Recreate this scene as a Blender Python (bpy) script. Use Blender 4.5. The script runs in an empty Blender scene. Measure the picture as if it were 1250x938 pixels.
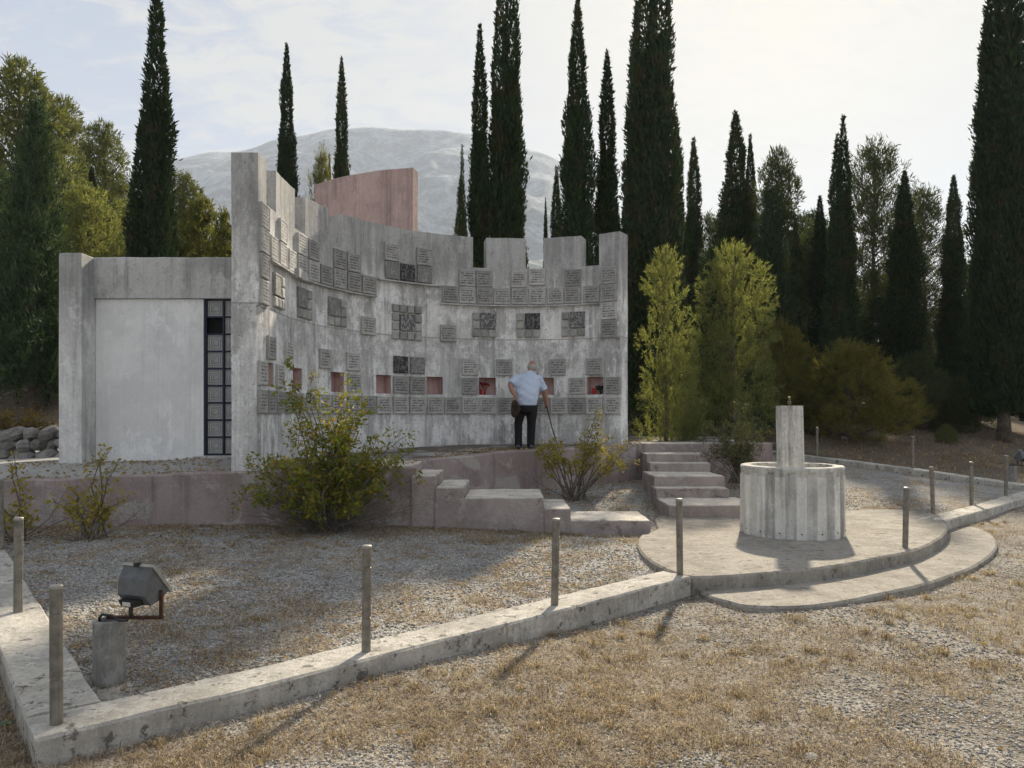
import bpy, math, random
import numpy as np
from mathutils import Vector, Matrix, noise as mnoise

sc = bpy.context.scene
COL = sc.collection
R = math.radians

# ------------------------------------------------------------------ camera, sky, sun, exposure
F, CX, HY, CAMZ = 909.0, 625.0, 507.0, 1.6          # photo pixels (1250 wide)
cam_d = bpy.data.cameras.new('camera')
cam = bpy.data.objects.new('camera', cam_d); COL.objects.link(cam)
cam.location = (0, 0, CAMZ); cam.rotation_euler = (R(90), 0, 0)
cam_d.sensor_width = 36; cam_d.lens = F / 1250 * 36; cam_d.shift_y = 38 / 1250
cam_d.clip_start = 0.1; cam_d.clip_end = 20000
sc.camera = cam

SUN_EL, SUN_AZ = 33.5, 19.5                          # azimuth clockwise from +Y
world = bpy.data.worlds.new('World'); sc.world = world; world.use_nodes = True
wn = world.node_tree; wn.nodes.clear()

sun_d = bpy.data.lights.new('sun', 'SUN'); sun_d.energy = 5.0; sun_d.angle = R(1.8)
sun_d.color = (1.0, 0.87, 0.68)
sun = bpy.data.objects.new('sun', sun_d); COL.objects.link(sun)
S = Vector((math.sin(R(SUN_AZ)) * math.cos(R(SUN_EL)), math.cos(R(SUN_AZ)) * math.cos(R(SUN_EL)), math.sin(R(SUN_EL))))
sun.rotation_euler = (-S).to_track_quat('-Z', 'Y').to_euler()
sun.location = S * 60

sc.view_settings.view_transform = 'Standard'; sc.view_settings.look = 'None'
sc.view_settings.gamma = 1.0; sc.view_settings.use_curve_mapping = False
sc.view_settings.exposure = 1.15
sc.cycles.max_bounces = 7; sc.cycles.diffuse_bounces = 4; sc.cycles.transmission_bounces = 4
sc.cycles.volume_bounces = 1
sc.cycles.use_denoising = True

# ------------------------------------------------------------------ node helper
class NT:
    def __init__(s, nt): s.nt = nt
    def n(s, t, ins=None, **props):
        nd = s.nt.nodes.new(t)
        for k, v in props.items(): setattr(nd, k, v)
        for k, v in (ins or {}).items():
            sk = nd.inputs[k]
            if isinstance(v, bpy.types.NodeSocket): s.nt.links.new(v, sk)
            elif isinstance(v, bpy.types.Node): s.nt.links.new(v.outputs[0], sk)
            else:
                if isinstance(v, (tuple, list)) and sk.type == 'RGBA' and len(v) == 3: v = (*v, 1)
                sk.default_value = v
        return nd
    def math(s, op, a, b=0.0, c=0.0, clamp=False):
        return s.n('ShaderNodeMath', {0: a, 1: b, 2: c}, operation=op, use_clamp=clamp).outputs[0]
    def vmath(s, op, a, b=(0, 0, 0)):
        return s.n('ShaderNodeVectorMath', {0: a, 1: b}, operation=op).outputs[0]
    def mix(s, f, a, b, blend='MIX'):
        m = s.n('ShaderNodeMix', data_type='RGBA', blend_type=blend, clamp_factor=True)
        for i, v in ((0, f), (6, a), (7, b)):
            if isinstance(v, bpy.types.NodeSocket): s.nt.links.new(v, m.inputs[i])
            elif isinstance(v, bpy.types.Node): s.nt.links.new(v.outputs[0], m.inputs[i])
            else: m.inputs[i].default_value = (*v, 1) if isinstance(v, (tuple, list)) and len(v) == 3 else v
        return m.outputs[2]
    def noise(s, vec, scale, detail=4, rough=0.55, dist=0.0):
        return s.n('ShaderNodeTexNoise', {'Vector': vec, 'Scale': scale, 'Detail': detail, 'Roughness': rough, 'Distortion': dist}).outputs[0]
    def ramp(s, f, a, b):        # smooth threshold a..b -> 0..1
        return s.n('ShaderNodeMapRange', {0: f, 1: a, 2: b, 3: 0.0, 4: 1.0}, interpolation_type='SMOOTHSTEP').outputs[0]
    def mul(s, vec, v): return s.vmath('MULTIPLY', vec, v)

def new_mat(name):
    m = bpy.data.materials.new(name); m.use_nodes = True
    m.node_tree.nodes.clear()
    return m, NT(m.node_tree)
def finish(t, col, rough=0.9, bump=None, bstr=0.3, bdist=0.01, metallic=0.0, spec=0.3):
    ins = {'Base Color': col, 'Roughness': rough, 'Metallic': metallic, 'Specular IOR Level': spec}
    if bump is not None:
        ins['Normal'] = t.n('ShaderNodeBump', {'Strength': bstr, 'Distance': bdist, 'Height': bump}).outputs[0]
    b = t.n('ShaderNodeBsdfPrincipled', ins)
    t.n('ShaderNodeOutputMaterial', {'Surface': b.outputs[0]})

# world shader: Nishita + thin broken high cloud all over the dome
w = NT(wn)
gen = w.n('ShaderNodeTexCoord').outputs['Generated']
sky = w.n('ShaderNodeTexSky', sky_type='NISHITA', sun_disc=False, sun_elevation=R(SUN_EL), sun_rotation=R(SUN_AZ),
          altitude=200, air_density=1.0, dust_density=1.2, ozone_density=1.0).outputs[0]
sep = w.n('ShaderNodeSeparateXYZ', {0: gen})
zz = w.math('ADD', w.math('MAXIMUM', sep.outputs[2], 0.0), 0.13)
pl = w.n('ShaderNodeCombineXYZ', {0: w.math('DIVIDE', sep.outputs[0], zz), 1: w.math('DIVIDE', sep.outputs[1], zz), 2: 0.0}).outputs[0]
c1 = w.noise(w.mul(pl, (1.0, 1.5, 1)), 0.8, 5, 0.55, 0.6)
c2 = w.noise(w.mul(pl, (1.0, 1.7, 1)), 6.5, 7, 0.68, 0.9)
cm = w.ramp(w.math('ADD', w.math('MULTIPLY', c1, 0.5), w.math('MULTIPLY', c2, 0.5)), 0.44, 0.565)
dotn = w.n('ShaderNodeVectorMath', {0: gen, 1: tuple(S)}, operation='DOT_PRODUCT').outputs[1]
fw = w.math('POWER', w.math('MAXIMUM', dotn, 0.0), 13.0)
cloudb = w.math('ADD', w.math('MULTIPLY', fw, 2.2), 5.6)
ccol = w.mix(1.0, w.mix(fw, (1.0, 0.99, 0.975), (1.0, 0.965, 0.88)), w.n('ShaderNodeCombineColor', {0: cloudb, 1: cloudb, 2: cloudb}).outputs[0], 'MULTIPLY')
# veil: haze that lifts and evens the blue
veil = w.mix(fw, w.mix(0.80, sky, (3.3, 3.9, 5.25)), (8.6, 7.9, 6.5))
skyc = w.mix(w.math('MULTIPLY', cm, 0.95), veil, ccol)
bg = w.n('ShaderNodeBackground', {'Color': skyc, 'Strength': 0.05})
w.n('ShaderNodeOutputWorld', {'Surface': bg.outputs[0]})

# ------------------------------------------------------------------ mesh helpers
def pix(px, py, z=None, Y=None):
    """photo pixel -> world point, on the level z or at depth Y"""
    if Y is None: Y = F * (CAMZ - z) / (py - HY)
    return Vector(((px - CX) / F * Y, Y, CAMZ - (py - HY) / F * Y))

class MB:
    def __init__(s): s.v, s.f = [], []
    def add(s, vs, fs):
        o = len(s.v); s.v += [tuple(p) for p in vs]; s.f += [tuple(i + o for i in f) for f in fs]; return s
    def box(s, x0, x1, y0, y1, z0, z1):
        return s.add([(x0, y0, z0), (x1, y0, z0), (x1, y1, z0), (x0, y1, z0), (x0, y0, z1), (x1, y0, z1), (x1, y1, z1), (x0, y1, z1)],
                     [(0, 3, 2, 1), (4, 5, 6, 7), (0, 1, 5, 4), (1, 2, 6, 5), (2, 3, 7, 6), (3, 0, 4, 7)])
    def prism(s, poly, z0, z1):
        n = len(poly); zf0 = z0 if callable(z0) else (lambda x, y: z0); zf1 = z1 if callable(z1) else (lambda x, y: z1)
        vs = [(x, y, zf0(x, y)) for x, y in poly] + [(x, y, zf1(x, y)) for x, y in poly]
        fs = [tuple(range(n - 1, -1, -1)), tuple(range(n, 2 * n))] + [(i, (i + 1) % n, n + (i + 1) % n, n + i) for i in range(n)]
        return s.add(vs, fs)
    def tube(s, pts, rad, n=8, cap=True):
        pts = [Vector(p) for p in pts]
        if not hasattr(rad, '__len__'): rad = [rad] * len(pts)
        vs, fs = [], []; up = Vector((0, 0, 1)); prev = None
        for i, p in enumerate(pts):
            d = (pts[min(i + 1, len(pts) - 1)] - pts[max(i - 1, 0)]).normalized()
            if prev is None:
                a = d.cross(up if abs(d.z) < .95 else Vector((1, 0, 0))).normalized()
            else: a = (prev - d * prev.dot(d)).normalized()
            prev = a; b = d.cross(a)
            for k in range(n):
                t = 2 * math.pi * k / n
                vs.append(p + (a * math.cos(t) + b * math.sin(t)) * rad[i])
        for i in range(len(pts) - 1):
            for k in range(n):
                fs.append((i * n + k, i * n + (k + 1) % n, (i + 1) * n + (k + 1) % n, (i + 1) * n + k))
        if cap:
            fs.append(tuple(range(n - 1, -1, -1))); fs.append(tuple(range((len(pts) - 1) * n, len(pts) * n)))
        return s.add(vs, fs)
    def lathe(s, prof, n=24, c=(0, 0)):
        vs, fs = [], []
        for r, z in prof:
            for k in range(n):
                t = 2 * math.pi * k / n; vs.append((c[0] + r * math.cos(t), c[1] + r * math.sin(t), z))
        m = len(prof)
        for i in range(m - 1):
            for k in range(n):
                fs.append((i * n + k, i * n + (k + 1) % n, (i + 1) * n + (k + 1) % n, (i + 1) * n + k))
        fs.append(tuple(range(n - 1, -1, -1))); fs.append(tuple(range((m - 1) * n, m * n)))
        return s.add(vs, fs)
    def sphere(s, c, r, n=12, m=8):
        rx, ry, rz = (r, r, r) if not hasattr(r, '__len__') else r
        prof = []; vs, fs = [], []
        for i in range(m + 1):
            ph = math.pi * i / m - math.pi / 2
            for k in range(n):
                t = 2 * math.pi * k / n
                vs.append((c[0] + rx * math.cos(ph) * math.cos(t), c[1] + ry * math.cos(ph) * math.sin(t), c[2] + rz * math.sin(ph)))
        for i in range(m):
            for k in range(n): fs.append((i * n + k, i * n + (k + 1) % n, (i + 1) * n + (k + 1) % n, (i + 1) * n + k))
        return s.add(vs, fs)
    def jitter(s, amp, scale, z_amp=None):
        za = amp if z_amp is None else z_amp
        out = []
        for p in s.v:
            q = mnoise.noise_vector(Vector(p) * scale)
            out.append((p[0] + q.x * amp, p[1] + q.y * amp, p[2] + q.z * za))
        s.v = out; return s

def mesh_data(name, v, f, mat=None, smooth=False):
    me = bpy.data.meshes.new(name)
    if isinstance(v, np.ndarray):
        n = len(v); k = f.shape[1]; m = len(f)
        me.vertices.add(n); me.vertices.foreach_set('co', v.astype(np.float32).ravel())
        me.loops.add(m * k); me.loops.foreach_set('vertex_index', f.astype(np.int32).ravel())
        me.polygons.add(m); me.polygons.foreach_set('loop_start', np.arange(0, m * k, k, dtype=np.int32))
        me.update(calc_edges=True)
    else:
        me.from_pydata(v, [], f)
    if smooth: me.polygons.foreach_set('use_smooth', [True] * len(me.polygons))
    if mat: me.materials.append(mat)
    me.update(); return me

def link(name, me, parent=None, loc=(0, 0, 0), rot=(0, 0, 0)):
    o = bpy.data.objects.new(name, me); COL.objects.link(o)
    o.location = loc; o.rotation_euler = rot
    if parent: o.parent = parent
    return o

WLOC = {}
def build(name, mb, mat, parent=None, smooth=False, origin=None):
    """world-space builder -> object with its origin at its base (or in the parent's frame)"""
    if isinstance(mb, MB): v, f = mb.v, mb.f
    else: v, f = mb
    a = np.array(v, dtype=float)
    if parent is not None:
        org = WLOC[parent.name]
        me = mesh_data(name, (a - org) if isinstance(v, np.ndarray) else [tuple(p) for p in a - org], f, mat, smooth)
        o = link(name, me, parent); WLOC[o.name] = org
        return o
    if origin is None:
        lo, hi = a.min(0), a.max(0); origin = np.array([(lo[0] + hi[0]) / 2, (lo[1] + hi[1]) / 2, lo[2]])
    origin = np.array(origin, dtype=float)
    me = mesh_data(name, (a - origin) if isinstance(v, np.ndarray) else [tuple(p) for p in a - origin], f, mat, smooth)
    o = link(name, me, None, origin); WLOC[o.name] = origin
    return o
def empty(name, loc):
    o = bpy.data.objects.new(name, None); COL.objects.link(o); o.location = loc; o.empty_display_size = .1
    WLOC[o.name] = np.array(loc, dtype=float); return o
def tag(o, label=None, cat=None, group=None, kind=None):
    if label: o['label'] = label
    if cat: o['category'] = cat
    if group: o['group'] = group
    if kind: o['kind'] = kind
    return o
def copy_tree(o, parent=None):
    c = o.copy(); COL.objects.link(c)
    if parent: c.parent = parent
    for ch in list(o.children): copy_tree(ch, c)
    return c

# ------------------------------------------------------------------ materials
def concrete(name, light, mid, dark, streak=0.5, patch=0.5, speck=0.4, scale=1.0, bump=0.35, lichen=0.0, topz=None, blot=0.0, grit=.55):
    m, t = new_mat(name)
    p = t.n('ShaderNodeNewGeometry').outputs['Position']
    a = t.noise(p, 1.3 * scale, 7, 0.66, 0.3)
    b = t.noise(p, 6.0 * scale, 8, 0.72)
    st = t.noise(t.mul(p, (7, 7, 0.5)), 1.0 * scale, 6, 0.65)
    fine = t.noise(t.mul(p, (1, 1, .7)), 34, 8, 0.9)
    col = t.mix(t.ramp(a, .40, .58), mid, light)
    if blot:      # old grey runs and lime patches with ragged edges
        q = t.noise(t.mul(t.vmath('ADD', p, (9, 4, 1)), (1.5, 1.5, .6)), 1.7 * scale, 10, .8, .25)
        col = t.mix(t.math('MULTIPLY', t.ramp(q, .49, .56), blot), col, tuple(x * .62 for x in mid))
    col = t.mix(t.math('MULTIPLY', t.ramp(st, .48, .68), streak), col, dark)
    col = t.mix(t.math('MULTIPLY', t.ramp(b, .52, .62), patch), col, mid)
    wp = t.noise(t.mul(t.vmath('ADD', p, (31, 7, 3)), (1.2, 1.2, .7)), 2.4 * scale, 10, 0.82, 0.15)
    col = t.mix(t.math('MULTIPLY', t.ramp(wp, .53, .575), 0.7), col, tuple(min(.9, c * 1.15) for c in light))
    z = t.n('ShaderNodeSeparateXYZ', {0: p}).outputs[2]
    if topz is not None:   # black weathering crust that grew from the coping down
        tf = t.ramp(t.math('ADD', z, t.math('MULTIPLY', st, 0.9)), topz - .25, topz + .55)
        col = t.mix(t.math('MULTIPLY', tf, .62), col, dark)
    if blot:               # formwork joint
        jn = t.math('ABSOLUTE', t.math('SUBTRACT', t.math('ADD', z, t.math('MULTIPLY', a, .03)), 2.985))
        col = t.mix(t.math('MULTIPLY', t.math('SUBTRACT', 1.0, t.ramp(jn, .004, .014)), .65), col, dark)
        zb_ = t.math('ADD', z, t.math('MULTIPLY', t.math('SUBTRACT', q, .5), 1.6))      # weathered grey pour below the joint
        bnd = t.math('MULTIPLY', t.ramp(zb_, 2.35, 2.6), t.math('SUBTRACT', 1.0, t.ramp(z, 2.97, 2.99)))
        col = t.mix(t.math('MULTIPLY', t.math('MULTIPLY', bnd, t.ramp(b, .40, .58)), .55), col, tuple(x * .55 for x in mid))
        rs_ = t.noise(t.mul(t.vmath('ADD', p, (2, 5, 0)), (5, 5, .28)), 1.0, 4, .6)
        col = t.mix(t.math('MULTIPLY', t.ramp(rs_, .66, .76), .35), col, (.20, .155, .11))
    sp = t.noise(p, 24 * scale, 6, 0.75)
    col = t.mix(t.math('MULTIPLY', t.ramp(sp, .59, .66), speck), col, tuple(c * .55 for c in dark))
    if lichen:
        vo = t.noise(t.vmath('ADD', p, (3, 9, 2)), 11, 7, 0.75)
        col = t.mix(t.math('MULTIPLY', t.ramp(vo, .56, .62), lichen), col, (0.07, 0.065, 0.055))
    bd = t.noise(t.mul(p, (26, 26, .35)), 1.0, 3, .6)
    k = t.math('ADD', 1 - grit * 1.0, t.math('ADD', t.math('MULTIPLY', fine, grit * 1.35), t.math('MULTIPLY', bd, grit * .65)))
    col = t.mix(1.0, col, t.n('ShaderNodeCombineColor', {0: k, 1: k, 2: k}).outputs[0], 'MULTIPLY')
    h = t.math('ADD', t.math('MULTIPLY', fine, .7), t.math('ADD', b, t.math('MULTIPLY', sp, .4)))
    finish(t, col, 0.93, h, bump, 0.02, spec=.15)
    return m

M = {}
M['wall'] = concrete('memorial_concrete', (.82, .815, .80), (.62, .615, .60), (.24, .24, .235), .7, .6, .6, 1.0, .6, topz=4.2, blot=.7, grit=.85)
M['wallcap'] = M['wall']
M['plaster'] = concrete('white_plaster', (.84, .84, .83), (.72, .725, .72), (.40, .40, .39), .28, .3, .15, .7, .2, grit=.22)
M['beam'] = concrete('grey_concrete', (.52, .52, .505), (.35, .35, .34), (.13, .13, .127), .6, .5, .5, 1.0, .4)
M['pier'] = concrete('pier_concrete', (.70, .70, .685), (.52, .52, .51), (.2, .2, .195), .5, .45, .4, 1.0, .4, topz=3.35)
M['kerb'] = concrete('kerb_concrete', (.54, .515, .465), (.40, .38, .34), (.17, .16, .14), .2, .6, .6, 2.2, .7, lichen=.75, grit=.8)
M['disc'] = concrete('paving_concrete', (.34, .318, .28), (.26, .243, .212), (.21, .19, .165), .15, .5, .5, 1.6, .6, lichen=.6, grit=.8)
M['well'] = concrete('fluted_concrete', (.62, .61, .57), (.44, .43, .40), (.17, .165, .155), .6, .5, .5, 1.8, .6)
M['well_rib'] = concrete('fluted_rib_concrete', (.74, .725, .68), (.58, .57, .53), (.25, .245, .23), .45, .4, .45, 1.8, .6)
M['pipe'] = concrete('cement_pipe', (.29, .285, .265), (.20, .197, .185), (.10, .098, .09), .4, .5, .3, 2.5, .4)
M['pink'] = concrete('pink_wash_concrete', (.40, .285, .27), (.30, .215, .205), (.155, .12, .115), .45, .5, .5, 1.2, .45)
M['pinktower'] = concrete('pink_tower_plaster', (.48, .355, .325), (.38, .285, .265), (.13, .105, .10), .6, .3, .3, .7, .3)
M['niche'] = concrete('pink_niche_paint', (.62, .45, .43), (.54, .39, .37), (.3, .21, .2), .4, .3, .3, 3, .2)

def retaining_mat():
    m, t = new_mat('worn_pink_wall')
    p = t.n('ShaderNodeNewGeometry').outputs['Position']
    a = t.noise(p, 1.5, 7, .65, .4); b = t.noise(t.vmath('ADD', p, (4, 2, 8)), 2.2, 8, .7, .6)
    st = t.noise(t.mul(p, (8, 8, .7)), 1, 5, .6); sp = t.noise(p, 26, 5, .7); fine = t.noise(p, 60, 3)
    col = t.mix(t.ramp(a, .38, .62), (.29, .238, .226), (.40, .335, .318))
    col = t.mix(t.math('MULTIPLY', t.ramp(b, .52, .57), .8), col, (.46, .43, .40))
    col = t.mix(t.math('MULTIPLY', t.ramp(st, .5, .75), .55), col, (.11, .095, .09))
    col = t.mix(t.math('MULTIPLY', t.ramp(sp, .6, .7), .5), col, (.08, .07, .065))
    col = t.mix(t.math('MULTIPLY', fine, .3), col, (.12, .1, .095))
    finish(t, col, .95, t.math('ADD', b, t.math('MULTIPLY', sp, .7)), .6, .03, spec=.1)
    return m
M['retain'] = retaining_mat()

def plaque_mat(name, base, letters=True, dark=.5):
    m, t = new_mat(name)
    o = t.n('ShaderNodeTexCoord').outputs['Object']
    rnd = t.n('ShaderNodeObjectInfo').outputs['Random']
    s = t.n('ShaderNodeSeparateXYZ', {0: o}); x, z = s.outputs[0], s.outputs[2]
    off = t.n('ShaderNodeCombineXYZ', {0: t.math('MULTIPLY', rnd, 37.0), 1: t.math('MULTIPLY', rnd, 91.0), 2: t.math('MULTIPLY', rnd, 53.0)}).outputs[0]
    q = t.vmath('ADD', o, off)
    a = t.noise(q, 9, 5, .65); f = t.noise(q, 90, 3)
    val = t.math('ADD', .66, t.math('MULTIPLY', rnd, .62))
    col = t.mix(t.ramp(a, .35, .7), base, tuple(c * .68 for c in base))
    col = t.mix(1.0, col, t.n('ShaderNodeCombineColor', {0: val, 1: val, 2: val}).outputs[0], 'MULTIPLY')
    col = t.mix(t.math('MULTIPLY', f, .3), col, tuple(c * .5 for c in base))
    if letters:
        rows = t.math('DIVIDE', t.math('ADD', z, .5), .043)
        fr = t.math('FRACT', rows); ri = t.math('FLOOR', rows)
        rm = t.math('MULTIPLY', t.math('GREATER_THAN', fr, .26), t.math('LESS_THAN', fr, .80))
        lv = t.n('ShaderNodeCombineXYZ', {0: t.math('MULTIPLY', x, 62.0), 1: t.math('MULTIPLY', ri, 7.31), 2: t.math('ADD', t.math('MULTIPLY', rnd, 40.0), t.math('MULTIPLY', z, 26.0))}).outputs[0]
        ln = t.noise(lv, 1.0, 2, .5)
        lm = t.math('GREATER_THAN', ln, .47)
        rl = t.noise(t.n('ShaderNodeCombineXYZ', {0: t.math('MULTIPLY', ri, 3.17), 1: t.math('MULTIPLY', rnd, 77.0), 2: 0.0}).outputs[0], 1.0, 1)
        endx = t.math('SUBTRACT', t.math('MULTIPLY', rl, .42), .10)
        mm = t.math('MULTIPLY', t.math('GREATER_THAN', x, -.115), t.math('LESS_THAN', x, t.math('MINIMUM', endx, .115)))
        mm = t.math('MULTIPLY', mm, t.math('LESS_THAN', t.math('ABSOLUTE', z), .118))
        mask = t.math('MULTIPLY', t.math('MULTIPLY', rm, lm), mm)
        col = t.mix(t.math('MULTIPLY', mask, dark), col, (.05, .05, .048))
        h = t.math('ADD', t.math('MULTIPLY', mask, 1.0), t.math('MULTIPLY', a, .5))
        finish(t, col, .8, h, .7, .012)
    else:
        finish(t, col, .7, t.math('ADD', a, t.math('MULTIPLY', f, .3)), .6, .02)
    return m
M['plaque'] = plaque_mat('inscribed_plaque', (.48, .475, .455), True, .75)
M['tile'] = plaque_mat('plain_tile', (.43, .425, .40), False)
def relief_mat(name, base, fig, contrast):
    m, t = new_mat(name)
    o = t.n('ShaderNodeTexCoord').outputs['Object']; rnd = t.n('ShaderNodeObjectInfo').outputs['Random']
    q = t.vmath('ADD', o, t.n('ShaderNodeCombineXYZ', {0: t.math('MULTIPLY', rnd, 20.0), 1: 0.0, 2: t.math('MULTIPLY', rnd, 33.0)}).outputs[0])
    a = t.noise(t.mul(q, (1, 1, .6)), 22, 2, .5, 1.4); b = t.noise(q, 60, 3)
    k = t.ramp(a, .44, .58)
    col = t.mix(k, base, fig); col = t.mix(t.math('MULTIPLY', b, .35), col, tuple(c * .5 for c in base))
    finish(t, col, .6, t.math('ADD', k, t.math('MULTIPLY', b, .2)), .8 * contrast, .02)
    return m
M['relief'] = relief_mat('relief_plaque', (.25, .25, .24), (.37, .365, .35), 1)
M['relief_dark'] = relief_mat('dark_relief_plaque', (.045, .046, .05), (.22, .22, .22), 1)
M['relief_light'] = relief_mat('pale_relief_plaque', (.14, .14, .14), (.42, .42, .41), 1)

def simple(name, col, rough=.6, metallic=0.0, nscale=20, var=.35, bump=.15, spec=.4):
    m, t = new_mat(name)
    p = t.n('ShaderNodeTexCoord').outputs['Object']
    a = t.noise(p, nscale, 5, .6); b = t.noise(p, nscale * 5, 3)
    c = t.mix(t.math('MULTIPLY', t.ramp(a, .35, .7), var * 1.6), col, tuple(x * .45 for x in col))
    finish(t, c, rough, t.math('ADD', a, b), bump, .005, metallic, spec)
    return m
M['steel'] = simple('dull_steel', (.25, .235, .20), .55, .35, 14, .5, .2)
M['steelcap'] = simple('steel_cap', (.34, .325, .29), .5, .4, 20, .3, .1)
M['lamp'] = simple('grey_lamp_paint', (.115, .122, .126), .5, .0, 18, .35, .1)
M['lampvisor'] = simple('pale_lamp_metal', (.33, .325, .29), .45, .2, 18, .3, .1)
M['lampglass'] = simple('lamp_glass', (.12, .13, .13), .12, 0, 8, .1, .02, .6)
M['rust'] = simple('rusty_iron', (.075, .032, .02), .9, 0, 40, .6, .4)
M['cable'] = simple('black_cable', (.014, .014, .015), .45, 0, 20, .1, .05)
M['blackbox'] = simple('black_plastic', (.02, .02, .021), .5, 0, 20, .1, .05)
M['sticker'] = simple('white_sticker', (.6, .58, .54), .6, 0, 60, .3, .02)
M['bluesteel'] = simple('navy_door_frame', (.018, .022, .05), .5, .2, 20, .4, .1)
M['glassblock'] = simple('pale_ornament_block', (.40, .405, .40), .45, 0, 12, .25, .1)
M['dark'] = simple('dark_interior', (.01, .01, .011), .9)
M['brass'] = simple('brass_tap', (.16, .13, .08), .4, .8, 30, .3, .1)
M['skin'] = simple('skin', (.36, .19, .135), .55, 0, 30, .12, .05)
M['shirt'] = simple('pale_blue_shirt', (.50, .58, .72), .9, 0, 9, .12, .25)
M['trousers'] = simple('black_trousers', (.010, .010, .012), .85, 0, 9, .2, .3)
M['shoe'] = simple('grey_shoe', (.10, .10, .105), .7, 0, 30, .3, .1)
M['hair'] = simple('grey_hair', (.42, .40, .37), .8, 0, 60, .45, .4)
M['hat'] = simple('brown_hat', (.055, .032, .022), .85, 0, 30, .4, .3)
M['stick'] = simple('dark_stick', (.012, .011, .012), .4, 0, 30, .2, .05)
M['redwax'] = simple('red_candle', (.42, .012, .012), .3, 0, 30, .2, .02)
M['redpetal'] = simple('red_petals', (.22, .010, .014), .7, 0, 60, .3, .2)
M['darkleaf'] = simple('dark_leaves', (.018, .04, .016), .6, 0, 60, .3, .2)
M['whitepetal'] = simple('white_petals', (.6, .58, .5), .7, 0, 60, .2, .2)
M['bark'] = simple('grey_bark', (.14, .115, .09), .95, 0, 9, .7, .8)
M['twig'] = simple('grey_twigs', (.16, .14, .12), .9, 0, 30, .4, .2)
M['tarp'] = simple('green_plastic', (.04, .22, .13), .5)

def stone_mat():
    m, t = new_mat('dry_stone')
    p = t.n('ShaderNodeNewGeometry').outputs['Position']; rnd = t.n('ShaderNodeObjectInfo').outputs['Random']
    a = t.noise(p, 5, 6, .65); b = t.noise(p, 24, 5, .7)
    c = t.mix(t.ramp(a, .35, .65), (.20, .19, .175), (.34, .33, .31))
    c = t.mix(t.math('MULTIPLY', t.ramp(b, .5, .7), .6), c, (.08, .078, .07))
    v = t.math('ADD', .6, t.math('MULTIPLY', rnd, .6))
    c = t.mix(1.0, c, t.n('ShaderNodeCombineColor', {0: v, 1: v, 2: v}).outputs[0], 'MULTIPLY')
    finish(t, c, .95, t.math('ADD', a, b), .6, .03); return m
M['stone'] = stone_mat()

def island_mat(name, cols, rough=.9, trans=0.0, spec=.2, drift=0.0):
    """colour varies per loose piece (stone, blade or leaf)"""
    m, t = new_mat(name)
    g = t.n('ShaderNodeNewGeometry'); r = g.outputs['Random Per Island']
    rp = t.n('ShaderNodeValToRGB', {0: r}); cr = rp.color_ramp
    while len(cr.elements) < len(cols): cr.elements.new(.5)
    for i, (e, c) in enumerate(zip(cr.elements, cols)): e.position = i / (len(cols) - 1); e.color = (*c, 1)
    big = t.noise(g.outputs['Position'], .9, 3, .55)
    orn = t.n('ShaderNodeObjectInfo').outputs['Random']
    c = t.mix(t.math('MULTIPLY', t.ramp(big, .35, .65), .35), rp.outputs[0], t.mix(1.0, rp.outputs[0], (.5, .5, .5), 'MULTIPLY'))
    if drift:      # browner, drier sprays in patches, each plant a little different
        bn = t.noise(g.outputs['Position'], 2.3, 4, .6)
        c = t.mix(t.math('MULTIPLY', t.ramp(t.math('ADD', bn, t.math('MULTIPLY', orn, .08)), .56, .66), drift), c, (.075, .06, .032))
        ov = t.math('ADD', .75, t.math('MULTIPLY', orn, .55)); c = t.mix(1.0, c, t.n('ShaderNodeCombineColor', {0: ov, 1: ov, 2: ov}).outputs[0], 'MULTIPLY')
    b = t.n('ShaderNodeBsdfPrincipled', {'Base Color': c, 'Roughness': rough, 'Specular IOR Level': spec})
    out = b.outputs[0]
    if trans:
        tc = t.mix(1.0, c, (1.5, 1.45, .75), 'MULTIPLY')
        tr = t.n('ShaderNodeBsdfTranslucent', {'Color': tc})
        out = t.n('ShaderNodeMixShader', {0: trans, 1: b.outputs[0], 2: tr.outputs[0]}).outputs[0]
    t.n('ShaderNodeOutputMaterial', {'Surface': out})
    return m
M['gravel'] = island_mat('gravel_stones', [(.15, .15, .145), (.33, .325, .31), (.44, .43, .41), (.24, .235, .225), (.56, .54, .51), (.30, .29, .275)])
M['straw'] = island_mat('straw_blades', [(0.1133, 0.0763, 0.0452), (0.4185, 0.3267, 0.2257), (0.1656, 0.1189, 0.0768), (0.3313, 0.2419, 0.1534), (0.6451, 0.5602, 0.4512), (0.2267, 0.1612, 0.0993), (0.4882, 0.399, 0.2979), (0.0785, 0.0594, 0.0407)], .8, .3)
M['strawd'] = island_mat('dull_straw_blades', [(0.3, 0.21, 0.1125), (0.48, 0.36, 0.195), (0.195, 0.135, 0.075), (0.405, 0.285, 0.15)], .9, .2)
M['cypress'] = island_mat('cypress_foliage', [(0.017, 0.034, 0.017), (0.034, 0.0612, 0.0272), (0.0544, 0.0884, 0.034), (0.0238, 0.0442, 0.0221)], .75, .12, drift=.6)
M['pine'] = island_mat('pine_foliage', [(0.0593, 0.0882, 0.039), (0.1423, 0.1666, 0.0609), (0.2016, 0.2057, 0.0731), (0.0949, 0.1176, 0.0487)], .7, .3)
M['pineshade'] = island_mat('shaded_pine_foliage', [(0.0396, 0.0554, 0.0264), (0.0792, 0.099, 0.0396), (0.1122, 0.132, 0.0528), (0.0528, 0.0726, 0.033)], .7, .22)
M['pinedark'] = island_mat('dark_conifer_foliage', [(0.0255, 0.051, 0.0276), (0.0553, 0.0893, 0.0425), (0.085, 0.1275, 0.0553)], .75, .15)
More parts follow.
